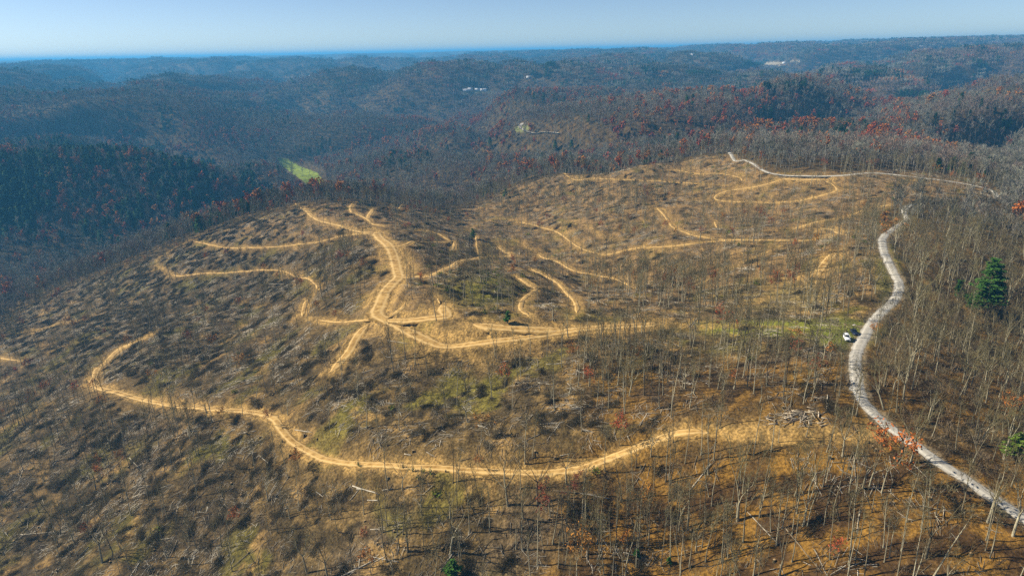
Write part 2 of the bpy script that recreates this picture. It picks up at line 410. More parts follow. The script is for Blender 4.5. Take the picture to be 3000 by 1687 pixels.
def height(x, y):
    x, y = np.asarray(x, float), np.asarray(y, float)
    z = base_h(x, y)
    inn = (x > FX0 + 2) & (x < FX1 - 2) & (y > FY0 + 2) & (y < FY1 - 2)
    return np.where(inn, _bilin(FZ, FX0, FY0, FS, x, y), z)

def field(G, x, y, out):
    inn = (x > FX0) & (x < FX1) & (y > FY0) & (y < FY1)
    return np.where(inn, _bilin(G, FX0, FY0, FS, x, y), out)

# ------------------------------------------------------------------ land cover
def in_poly(px, py, poly):
    p = np.array(poly, float); n = len(p)
    c = np.zeros(np.shape(px), bool)
    j = n - 1
    for i in range(n):
        xi, yi, xj, yj = p[i, 0], p[i, 1], p[j, 0], p[j, 1]
        k = ((yi > py) != (yj > py)) & (px < (xj - xi) * (py - yi) / ((yj - yi) or 1e-9) + xi)
        c ^= k; j = i
    return c

CUT = [(-900, 1400), (-300, 1130), (0, 1015), (80, 900), (200, 845), (350, 790), (450, 757), (524, 728), (600, 693), (670, 665), (760, 637), (844, 614), (920, 600), (990, 594), (1150, 594), (1270, 622), (1380, 606), (1450, 570),
       (1430, 530), (1550, 490), (1700, 470), (1900, 456), (2080, 448), (2150, 456), (2190, 470), (2270, 507), (2500, 500), (2700, 500), (2790, 514), (2880, 536), (2935, 562), (2940, 585), (2840, 580), (2740, 582), (2600, 590), (2600, 640), (2570, 690),
       (2570, 720), (2600, 790), (2615, 840), (2590, 890), (2540, 950), (2500, 1020), (2495, 1100), (2540, 1210), (2640, 1290), (2760, 1375), (3010, 1545), (3500, 1900), (3500, 2600), (-900, 2600)]
# the same outline laid out on the ground, so that it holds from any viewpoint
def _plan(poly):
    out = []
    for a, b in zip(poly, poly[1:] + poly[:1]):
        n = max(1, int(math.hypot(b[0] - a[0], b[1] - a[1]) / 30))
        out += [(a[0] + (b[0] - a[0]) * k / n, a[1] + (b[1] - a[1]) * k / n) for k in range(n)]
    o = np.array(out)
    P, hit = raycast(o[:, 0], np.clip(o[:, 1], 0, 2600), base_h, tmin=30, tmax=1200)
    ok = hit & (np.hypot(P[:, 0], P[:, 1]) < 740)
    return P[ok, :2]
CUT_PLAN = _plan(CUT)
CX0, CY0, CS = -760.0, -60.0, 4.0
_gx, _gy = np.meshgrid(np.arange(CX0, 500, CS), np.arange(CY0, 820, CS))
CUT_GRID = in_poly(_gx, _gy, CUT_PLAN).astype(float)
CUT_SOFT = _blur(CUT_GRID, 6.0)
def is_cut(x, y):
    inn = (x > CX0 + 1) & (x < 494) & (y > CY0 + 1) & (y < 814)
    e = 5.0 * perlin(x / 14, y / 14)
    return inn & (_bilin(CUT_GRID, CX0, CY0, CS, x + e, y + e) > 0.5)
# ------------------------------------------------------------------ materials
def new_mat(name):
    mt = bpy.data.materials.new(name); mt.use_nodes = True
    nt = mt.node_tree
    b = nt.nodes["Principled BSDF"]
    b.inputs["Roughness"].default_value = 0.9
    b.inputs["Specular IOR Level"].default_value = 0.12
    return mt, nt, b

def noise_col_mat(name, c1, c2, scale, detail=3.0, rough=0.9, c3=None, bump=0.0):
    mt, nt, b = new_mat(name)
    tc = nt.nodes.new("ShaderNodeTexCoord")
    nz = nt.nodes.new("ShaderNodeTexNoise"); nz.inputs["Scale"].default_value = scale; nz.inputs["Detail"].default_value = detail
    cr = nt.nodes.new("ShaderNodeValToRGB")
    cr.color_ramp.elements[0].position, cr.color_ramp.elements[1].position = 0.34, 0.66
    cr.color_ramp.elements[0].color, cr.color_ramp.elements[1].color = (*c1, 1), (*c2, 1)
    if c3:
        e = cr.color_ramp.elements.new(0.8); e.color = (*c3, 1)
    nt.links.new(tc.outputs["Object"], nz.inputs["Vector"]); nt.links.new(nz.outputs["Fac"], cr.inputs["Fac"])
    nt.links.new(cr.outputs["Color"], b.inputs["Base Color"])
    b.inputs["Roughness"].default_value = rough
    if bump:
        bp = nt.nodes.new("ShaderNodeBump"); bp.inputs["Strength"].default_value = 1.0; bp.inputs["Distance"].default_value = bump
        nt.links.new(nz.outputs["Fac"], bp.inputs["Height"]); nt.links.new(bp.outputs["Normal"], b.inputs["Normal"])
    return mt

def ground_material():
    mt, nt, b = new_mat("ground_soil")
    at = nt.nodes.new("ShaderNodeAttribute"); at.attribute_name = "tint"
    tc = nt.nodes.new("ShaderNodeTexCoord")
    nz = nt.nodes.new("ShaderNodeTexNoise"); nz.inputs["Scale"].default_value = 1.3; nz.inputs["Detail"].default_value = 6
    mr = nt.nodes.new("ShaderNodeMapRange"); mr.inputs["From Min"].default_value = 0.3; mr.inputs["From Max"].default_value = 0.7
    mr.inputs["To Min"].default_value = 0.42; mr.inputs["To Max"].default_value = 1.6
    mx = nt.nodes.new("ShaderNodeVectorMath"); mx.operation = 'MULTIPLY'
    nt.links.new(tc.outputs["Object"], nz.inputs["Vector"]); nt.links.new(nz.outputs["Fac"], mr.inputs["Value"])
    nt.links.new(at.outputs["Color"], mx.inputs[0]); nt.links.new(mr.outputs["Result"], mx.inputs[1])
    nt.links.new(mx.outputs["Vector"], b.inputs["Base Color"])
    bp = nt.nodes.new("ShaderNodeBump"); bp.inputs["Strength"].default_value = 0.9; bp.inputs["Distance"].default_value = 0.5
    nt.links.new(nz.outputs["Fac"], bp.inputs["Height"]); nt.links.new(bp.outputs["Normal"], b.inputs["Normal"])
    return mt

def mesh_obj(name, V, F, mats, parent=None, midx=None, smooth=False):
    """F: list of index arrays (n,k); one mesh object"""
    me = bpy.data.meshes.new(name)
    V = np.asarray(V, np.float32)
    if not isinstance(F, (list, tuple)): F = [F]
    F = [np.asarray(f, np.int32) for f in F if len(f)]
    me.vertices.add(len(V)); me.vertices.foreach_set("co", V.ravel())
    nl = sum(f.size for f in F); npoly = sum(len(f) for f in F)
    me.loops.add(nl); me.polygons.add(npoly)
    me.loops.foreach_set("vertex_index", np.concatenate([f.ravel() for f in F]))
    tot = np.concatenate([np.full(len(f), f.shape[1], np.int32) for f in F])
    st = np.append(0, np.cumsum(tot)[:-1]).astype(np.int32)
    me.polygons.foreach_set("loop_start", st)
    if midx is not None: me.polygons.foreach_set("material_index", np.asarray(midx, np.int32))
    if smooth: me.polygons.foreach_set("use_smooth", np.ones(npoly, bool))
    for mt in (mats if isinstance(mats, (list, tuple)) else [mats]): me.materials.append(mt)
    me.update(calc_edges=True)
    o = bpy.data.objects.new(name, me)
    COL.objects.link(o)
    if parent is not None: o.parent = parent
    return o

# ------------------------------------------------------------------ ground sheet (polar: fine where the photograph looks, coarse behind)
def ground():
    az = np.concatenate([np.linspace(-180, -50, 60, endpoint=False), np.linspace(-50, -41, 60, endpoint=False),
                         np.linspace(-41, 41, 1000, endpoint=False), np.linspace(41, 50, 60, endpoint=False), np.linspace(50, 180, 60, endpoint=False)])
    az = np.radians(az)
    r = [8.0, 40.0, 80.0, 110.0]
    while r[-1] < 32000:
        R = r[-1]
        d = max(0.7, R * R / 97 * 0.00095)
        d = min(d, 2.2 if R < 800 else (7.0 if R < 2200 else 0.0045 * R))
        r.append(R + d)
    r = np.array(r)
    A, R = np.meshgrid(az, r)
    X, Y = R * np.sin(A), R * np.cos(A)
    Z = height(X, Y)
    Z += (R < 900) * (perlin(X / 2.3, Y / 2.3) * 0.22 + np.maximum(0, perlin(X / 4.5 + 8, Y / 4.5)) * 0.6) * sstep(0.0, 2.0, np.minimum(field(ROAD_D, X, Y, 9.), field(GRAV_D, X, Y, 9.)))
    n, mm = X.shape
    # colours of the soil and litter
    cut = is_cut(X, Y)
    n1, n2, n3 = fbm(X / 26, Y / 26, 4), fbm(X / 7 + 3, Y / 7, 3), fbm(X / 60 + 9, Y / 60, 3)
    def mixc(c, d, t): return c * (1 - t[..., None]) + np.array(d) * t[..., None]
    C = np.zeros(X.shape + (3,)) + np.array((0.066, 0.046, 0.018))
    C = mixc(C, (0.160, 0.104, 0.036), sstep(-0.3, 0.6, n2))
    C = mixc(C, (0.125, 0.105, 0.018), 0.9 * sstep(0.12, 0.65, n1))                 # mossy, grassy patches
    C = mixc(C, (0.135, 0.096, 0.052), 0.6 * sstep(0.1, 0.7, n3))                  # greyer litter
    C = mixc(C, (0.30, 0.185, 0.060), 0.75 * sstep(0.42, 0.75, fbm(X / 13 + 55, Y / 13, 3)) * (R < 900))           # soil laid bare by dragging
    C = C * (1 - 0.30 * sstep(-40, -110, X) * (R < 520))[..., None]       # ground colour darker down the western flank
    wood = ~cut
    CW = np.zeros_like(C) + np.array((0.062, 0.044, 0.018))
    CW = mixc(CW, (0.110, 0.068, 0.022), sstep(-0.3, 0.6, n2))
    CW = mixc(CW, (0.17, 0.098, 0.026), 0.8 * sstep(-0.3, 0.5, n2 + n1) * (X > 50) * (R < 460))
    C = np.where(wood[..., None], CW, C)
    C = C * (1 + 0.55 * np.clip(fbm(X / 3.1 + 6, Y / 2.2, 2), -0.9, 0.9))[..., None]
    px, py, dep = project(np.stack([X, Y, Z], -1))
    # deep brown oak litter in the thinned wood at the lower right
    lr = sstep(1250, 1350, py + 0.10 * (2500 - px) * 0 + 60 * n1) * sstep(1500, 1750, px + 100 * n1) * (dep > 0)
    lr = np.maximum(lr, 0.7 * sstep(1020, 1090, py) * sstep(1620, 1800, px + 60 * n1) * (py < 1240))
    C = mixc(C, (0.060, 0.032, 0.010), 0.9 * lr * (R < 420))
    C = mixc(C, (0.235, 0.125, 0.022), sstep(-0.35, 0.55, n2 + 0.5 * n1) * 0.85 * lr * (R < 420))
    # pink-brown upper spurs
    up = sstep(760, 640, py) * (R < 900) * cut
    up = np.maximum(up, 0.8 * sstep(960, 880, py) * sstep(1020, 1150, px) * (R < 900) * cut)
    C = mixc(C, (0.28, 0.172, 0.066), 0.74 * up * sstep(-0.6, 0.3, n2))
    # meadow beside the parked cars, the valley field, other mown patches
    def patch(cx, cy, rx, ry, col, amt=1.0, Rlim=1e9):
        nonlocal C
        k = np.exp(-(((px - cx) / rx) ** 2 + ((py - cy) / ry) ** 2) ** 2) * (dep > 0) * (R < Rlim)
        C = mixc(C, col, np.clip(amt * k * (1.0 + 0.5 * n2), 0, 1))
    patch(2475, 975, 100, 42, (0.17, 0.19, 0.03), 1.0, 400)
    patch(2260, 961, 230, 26, (0.19, 0.20, 0.025), 1.0, 400)
    patch(2600, 800, 40, 90, (0.16, 0.16, 0.04), 0.6, 400)
    patch(1420, 850, 130, 50, (0.17, 0.15, 0.025), 0.8, 400)
    patch(2300, 870, 160, 50, (0.24, 0.19, 0.06), 0.5, 400)
    fl = np.array([(812, 462), (842, 466), (880, 488), (930, 506), (950, 535), (948, 575), (925, 570), (890, 532), (850, 504), (820, 480)])
    fk = in_poly(px, py, fl) & (R > 950) & (R < 1600)
    C = np.where(fk[..., None], np.array((0.19, 0.235, 0.020)) * (1 + 0.6 * n2[..., None]), C)
    for (cx, cy, rx, ry, col) in FAR_CLEARINGS:
        k = (((px - cx) / rx) ** 2 + ((py - cy) / ry) ** 2 < 1) & (R > 800) & (dep > 0)
        C = np.where(k[..., None], np.array(col), C)
    # yellow clay thrown out along the tracks
    D, S = field(ROAD_D, X, Y, 60.), field(ROAD_S, X, Y, 0.)
    t = np.clip(sstep(2.4 * S * (1 + 0.9 * (S > 1.15)) + 0.3, 0.0, D + 1.7 * n2 + 0.9 * n1) * np.minimum(1, 0.35 + 0.6 * S), 0, 1)
    C = mixc(C, (0.42, 0.26, 0.080), t * (0.72 + 0.28 * np.sign(perlin(X / 2.0, Y / 5.0))))
    t2 = np.clip(0.25 * sstep(11 * S + 2, 1, D + 3.0 * n2), 0, 1) * (D < 14)
    C = mixc(C, (0.24, 0.15, 0.045), t2)
    G = field(GRAV_D, X, Y, 60.)
    C = mixc(C, (0.22, 0.17, 0.10), np.clip(0.8 * sstep(1.6, 0.1, G + 0.9 * n2), 0, 1))
    # beyond the single trees the woods close into one canopy
    C = mixc(C, (0.075, 0.072, 0.055), sstep(5500, 7000, R))
    i, j = np.meshgrid(np.arange(n - 1), np.arange(mm), indexing='ij')
    a = i * mm + j; b = i * mm + (j + 1) % mm
    Q = np.stack([a, b, b + mm, a + mm], -1).reshape(-1, 4)[:, ::-1]
    V = np.stack([X, Y, Z], -1).reshape(-1, 3)
    V = np.vstack([V, [[0, 0, float(height(np.array([0.0]), np.array([0.0]))[0])]]])
    fan = np.stack([np.full(mm, len(V) - 1), (np.arange(mm) + 1) % mm, np.arange(mm)], -1)
    o = mesh_obj("ground", V, [Q, fan], ground_material(), smooth=True)
    ca = o.data.color_attributes.new("tint", 'FLOAT_COLOR', 'POINT')
    CC = np.ones((len(V), 4), np.float32); CC[:-1, :3] = np.clip(C, 0.005, 0.9).reshape(-1, 3)
    ca.data.foreach_set("color", CC.ravel())
    o["kind"] = "structure"
    print("ground verts", len(V))
    return o

FAR_CLEARINGS = [(1530, 378, 24, 10, (0.17, 0.18, 0.06)), (1395, 269, 45, 5, (0.18, 0.17, 0.09)), (22, 313, 30, 5, (0.25, 0.18, 0.1)), (70, 309, 22, 3, (0.25, 0.18, 0.1)),
                 (2268, 187, 34, 5, (0.3, 0.25, 0.16)), (2330, 180, 14, 3, (0.3, 0.25, 0.16)), (2480, 148, 14, 2, (0.3, 0.25, 0.16)), (725, 322, 36, 4, (0.2, 0.18, 0.1)), (400, 408, 34, 5, (0.18, 0.16, 0.11))]
GROUND = ground()

def road_mesh(name, L, w, mat, lift, edge=0.22, kind='gravel'):
    n = len(L)
    T = np.gradient(L[:, :2], axis=0); T /= np.linalg.norm(T, axis=1)[:, None] + 1e-9
    N = np.stack([-T[:, 1], T[:, 0]], 1)
    s = np.cumsum(np.append(0, np.linalg.norm(np.diff(L[:, :2], axis=0), axis=1)))
    u = np.array([-1, -0.55, -0.3, 0, 0.3, 0.55, 1.0])
    V = np.zeros((n, len(u), 3)); 
    for k, a in enumerate(u):
        off = a * w / 2
        if abs(a) == 1: off = off * (1.12 + edge * perlin(s / 3.0 + 10 * a, np.full(n, a * 7.3)) + 0.5 * edge * perlin(s / 1.1, np.full(n, a * 3.3)))
        V[:, k, :2] = L[:, :2] + N * off[:, None] if np.ndim(off) else L[:, :2] + N * off
        # a slight crown, wheel ruts pressed in, edges dipping into the soil
        V[:, k, 2] = L[:, 2] + lift + (-0.42 if abs(a) == 1 else (-0.10 if abs(a) == 0.55 else 0.0))
    if kind == 'dirt':
        e = np.minimum(s, s[-1] - s); tp = 0.35 + 0.65 * sstep(0, 5, e)
        V[:, :, :2] = L[:, None, :2] + (V[:, :, :2] - L[:, None, :2]) * tp[:, None, None]
        V[:, :, 2] -= (0.25 * sstep(3, 0, e))[:, None]
    i, j = np.meshgrid(np.arange(n - 1), np.arange(len(u) - 1), indexing='ij')
    q = len(u)
    a = i * q + j
    Q = np.stack([a, a + 1, a + q + 1, a + q], -1).reshape(-1, 4)[:, ::-1]
    o = mesh_obj(name, V.reshape(-1, 3), [Q], mat, smooth=True)
    at = o.data.attributes.new("across", 'FLOAT', 'POINT')
    at.data.foreach_set("value", np.tile(u, n).astype(np.float32))
    o["kind"] = "structure"
    return o

def road_material(name, cA, cB, cRut, scale, cEdge, edge0):
    mt, nt, b = new_mat(name)
    tc = nt.nodes.new("ShaderNodeTexCoord")
    nz = nt.nodes.new("ShaderNodeTexNoise"); nz.inputs["Scale"].default_value = scale; nz.inputs["Detail"].default_value = 5
    cr = nt.nodes.new("ShaderNodeValToRGB"); e = cr.color_ramp.elements
    e[0].position, e[1].position = 0.32, 0.68; e[0].color, e[1].color = (*cA, 1), (*cB, 1)
    at = nt.nodes.new("ShaderNodeAttribute"); at.attribute_name = "across"
    ab = nt.nodes.new("ShaderNodeMath"); ab.operation = 'ABSOLUTE'
    sb = nt.nodes.new("ShaderNodeMath"); sb.operation = 'SUBTRACT'; sb.inputs[1].default_value = 0.5
    ab2 = nt.nodes.new("ShaderNodeMath"); ab2.operation = 'ABSOLUTE'
    mr = nt.nodes.new("ShaderNodeMapRange"); mr.inputs["From Min"].default_value = 0.05; mr.inputs["From Max"].default_value = 0.22
    mr.inputs["To Min"].default_value = 0.75; mr.inputs["To Max"].default_value = 0.0
    mix = nt.nodes.new("ShaderNodeMix"); mix.data_type = 'RGBA'
    mix.inputs[7].default_value = (*cRut, 1)
    L = nt.links.new
    L(tc.outputs["Object"], nz.inputs["Vector"]); L(nz.outputs["Fac"], cr.inputs["Fac"])
    L(at.outputs["Fac"], ab.inputs[0]); L(ab.outputs[0], sb.inputs[0]); L(sb.outputs[0], ab2.inputs[0]); L(ab2.outputs[0], mr.inputs["Value"])
    L(mr.outputs[0], mix.inputs[0]); L(cr.outputs["Color"], mix.inputs[6])
    # litter and soil creep in over the ragged edges
    nb = nt.nodes.new("ShaderNodeTexNoise"); nb.inputs["Scale"].default_value = 0.55; nb.inputs["Detail"].default_value = 5
    L(tc.outputs["Object"], nb.inputs["Vector"])
    ad = nt.nodes.new("ShaderNodeMath"); ad.operation = 'MULTIPLY_ADD'; ad.inputs[1].default_value = 0.9; L(nb.outputs["Fac"], ad.inputs[0]); L(ab.outputs[0], ad.inputs[2])
    er = nt.nodes.new("ShaderNodeMapRange"); er.inputs["From Min"].default_value = edge0; er.inputs["From Max"].default_value = edge0 + 0.4; er.interpolation_type = 'SMOOTHSTEP'
    L(ad.outputs[0], er.inputs["Value"])
    mix2 = nt.nodes.new("ShaderNodeMix"); mix2.data_type = 'RGBA'; mix2.inputs[7].default_value = (*cEdge, 1)
    L(er.outputs[0], mix2.inputs[0]); L(mix.outputs[2], mix2.inputs[6]); L(mix2.outputs[2], b.inputs["Base Color"])
    bp = nt.nodes.new("ShaderNodeBump"); bp.inputs["Distance"].default_value = 0.15; bp.inputs["Strength"].default_value = 0.7
    L(nz.outputs["Fac"], bp.inputs["Height"]); L(bp.outputs["Normal"], b.inputs["Normal"])
    return mt

M_GRAVEL = road_material("gravel", (0.33, 0.305, 0.25), (0.48, 0.45, 0.375), (0.54, 0.51, 0.43), 0.9, (0.17, 0.125, 0.06), 1.15)
M_CLAY = road_material("yellow_clay", (0.27, 0.150, 0.038), (0.58, 0.375, 0.130), (0.64, 0.44, 0.18), 0.45, (0.17, 0.105, 0.03), 1.02)
for kind, w, st, L in ROADS:
    road_mesh("gravel_road" if kind == 'gravel' else "dirt_track", L, w * (1.0 if kind == 'gravel' or w > 3.9 else 0.72), M_GRAVEL if kind == 'gravel' else M_CLAY, 0.12, 0.16 if kind == 'gravel' else 0.45, kind)
def gauss(px, py, cx, cy, rx, ry): return np.exp(-(((px - cx) / rx) ** 2 + ((py - cy) / ry) ** 2) ** 2)
# ------------------------------------------------------------------ tree, brush and log meshes
def tint_mat(name, cols, rough=0.9, trans=False):
    """one material, each plant its own shade between the given colours"""
    mt, nt, b = new_mat(name)
    oi = nt.nodes.new("ShaderNodeObjectInfo")
    cr = nt.nodes.new("ShaderNodeValToRGB"); e = cr.color_ramp.elements
    k = len(cols) - 1
    e[0].position, e[1].position = 0, 1
    e[0].color, e[1].color = (*cols[0], 1), (*cols[-1], 1)
    for i in range(1, k):
        q = e.new(i / k); q.color = (*cols[i], 1)
    tc = nt.nodes.new("ShaderNodeTexCoord")
    nz = nt.nodes.new("ShaderNodeTexNoise"); nz.inputs["Scale"].default_value = 0.9; nz.inputs["Detail"].default_value = 3
    mr = nt.nodes.new("ShaderNodeMapRange"); mr.inputs["From Min"].default_value = 0.3; mr.inputs["From Max"].default_value = 0.7
    mr.inputs["To Min"].default_value = 0.65; mr.inputs["To Max"].default_value = 1.35
    vm = nt.nodes.new("ShaderNodeVectorMath"); vm.operation = 'MULTIPLY'
    L = nt.links.new
    L(oi.outputs["Random"], cr.inputs["Fac"]); L(tc.outputs["Object"], nz.inputs["Vector"]); L(nz.outputs["Fac"], mr.inputs["Value"])
    L(cr.outputs["Color"], vm.inputs[0]); L(mr.outputs["Result"], vm.inputs[1]); L(vm.outputs["Vector"], b.inputs["Base Color"])
    b.inputs["Roughness"].default_value = rough
    return mt

M_BARK = tint_mat("grey_bark", [(0.10, 0.083, 0.05), (0.28, 0.25, 0.16), (0.40, 0.36, 0.235), (0.19, 0.16, 0.095)])
M_TWIG = tint_mat("bare_twigs", [(0.105, 0.085, 0.042), (0.20, 0.17, 0.088), (0.17, 0.15, 0.068), (0.16, 0.115, 0.06)])
M_RED = tint_mat("red_buds", [(0.33, 0.065, 0.03), (0.37, 0.11, 0.025), (0.38, 0.18, 0.03), (0.27, 0.06, 0.04)])
M_NEEDLE = tint_mat("evergreen_needles", [(0.022, 0.060, 0.014), (0.040, 0.090, 0.016), (0.016, 0.045, 0.018)])
M_PINE = tint_mat("pine_needles", [(0.035, 0.10, 0.015), (0.06, 0.14, 0.02), (0.045, 0.115, 0.018)])
M_SAPL = tint_mat("yellow_green_sapling_leaves", [(0.18, 0.21, 0.02), (0.11, 0.17, 0.02), (0.2, 0.19, 0.03)])
M_DEADWOOD = tint_mat("weathered_dead_wood", [(0.34, 0.295, 0.21), (0.48, 0.43, 0.33), (0.15, 0.115, 0.07), (0.26, 0.215, 0.145)])
M_BRUSH = tint_mat("brush_branches", [(0.038, 0.031, 0.014), (0.08, 0.064, 0.032), (0.055, 0.045, 0.022), (0.15, 0.122, 0.068)])
M_SHRUB = tint_mat("shrub_stems", [(0.19, 0.145, 0.085), (0.24, 0.18, 0.11), (0.14, 0.11, 0.06)])
M_CUT = noise_col_mat("sawn_wood", (0.30, 0.20, 0.10), (0.42, 0.30, 0.16), 4)
M_FARTWIG = tint_mat("wood_twigs", [(0.16, 0.158, 0.12), (0.30, 0.295, 0.23), (0.24, 0.235, 0.165), (0.21, 0.185, 0.145), (0.26, 0.25, 0.20)])
M_BROWNTWIG = tint_mat("brown_wood_twigs", [(0.20, 0.15, 0.11), (0.26, 0.19, 0.14), (0.17, 0.12, 0.09)])
M_DARKTWIG = tint_mat("dark_wood_twigs", [(0.09, 0.09, 0.06), (0.13, 0.13, 0.085), (0.10, 0.085, 0.06)])
M_FARBARK = tint_mat("far_wood_bark", [(0.16, 0.15, 0.12), (0.27, 0.25, 0.20)])

class Build:
    """collects tubes and slivers, then links them as ONE mesh"""
    def __init__(s): s.V, s.F3, s.F4, s.m3, s.m4, s.n = [], [], [], [], [], 0
    def tube(s, P, R, sides=5, mi=0, cap=False):
        P = np.asarray(P, float); k = len(P)
        T = np.gradient(P, axis=0); T /= np.linalg.norm(T, axis=1)[:, None] + 1e-9
        ref = np.array([1.0, 0.13, 0.07]) if abs(T[0, 0]) < 0.8 else np.array([0.1, 1.0, 0.05])
        U = np.cross(T, ref); U /= np.linalg.norm(U, axis=1)[:, None] + 1e-9
        W = np.cross(T, U)
        a = np.arange(sides) * 2 * np.pi / sides
        R = np.asarray(R, float)
        V = P[:, None] + R[:, None, None] * (np.cos(a)[None, :, None] * U[:, None] + np.sin(a)[None, :, None] * W[:, None])
        s.V.append(V.reshape(-1, 3))
        i, j = np.meshgrid(np.arange(k - 1), np.arange(sides), indexing='ij')
        a0 = s.n + i * sides + j; b0 = s.n + i * sides + (j + 1) % sides
        s.F4.append(np.stack([a0, b0, b0 + sides, a0 + sides], -1).reshape(-1, 4)); s.m4 += [mi] * ((k - 1) * sides)
        base = s.n; s.n += k * sides
        if cap:
            for e, mm in ((0, cap), (k - 1, cap)):
                s.V.append(P[e][None]); c = s.n; s.n += 1
                o = base + e * sides
                q = np.stack([np.full(sides, c), o + np.arange(sides), o + (np.arange(sides) + 1) % sides], -1)
                s.F3.append(q if e else q[:, ::-1]); s.m3 += [mm] * sides
    def slivers(s, P, D, w, mi=0, rng=None):
        """thin tapering twigs: triangles from P along D with base width w"""
        P, D = np.asarray(P, float), np.asarray(D, float); k = len(P)
        if not k: return
        S = np.cross(D, rng.randn(k, 3)); S /= np.linalg.norm(S, axis=1)[:, None] + 1e-9
        w = np.broadcast_to(np.asarray(w, float), (k,))
        V = np.stack([P - S * w[:, None] / 2, P + S * w[:, None] / 2, P + D], 1)
        s.V.append(V.reshape(-1, 3)); s.F3.append(s.n + np.arange(3 * k).reshape(-1, 3)); s.m3 += [mi] * k; s.n += 3 * k
    def quads(s, C, U, W, mi=0):
        C, U, W = (np.asarray(a, float) for a in (C, U, W)); k = len(C)
        if not k: return
        V = np.stack([C - U - W, C + U - W, C + U + W, C - U + W], 1)
        s.V.append(V.reshape(-1, 3)); s.F4.append(s.n + np.arange(4 * k).reshape(-1, 4)); s.m4 += [mi] * k; s.n += 4 * k
    def data(s):
        V = np.vstack(s.V)
        F, mi = [], []
        if s.F4: F.append(np.vstack(s.F4)); mi += s.m4
        if s.F3: F.append(np.vstack(s.F3)); mi += s.m3
        return V, F, mi
    def build(s, name, mats, parent=None):
        V, F, mi = s.data()
        return mesh_obj(name, V, F, mats, parent, mi)

def _unit(v): return v / (np.linalg.norm(v) + 1e-9)
def _wander(rng, p, d, L, n, wob, up=0.0):
    P = [np.array(p, float)]; d = _unit(np.array(d, float))
    for k in range(n):
        d = _unit(d + rng.randn(3) * wob + np.array([0, 0, up]))
        P.append(P[-1] + d * L / n)
    return np.array(P), d

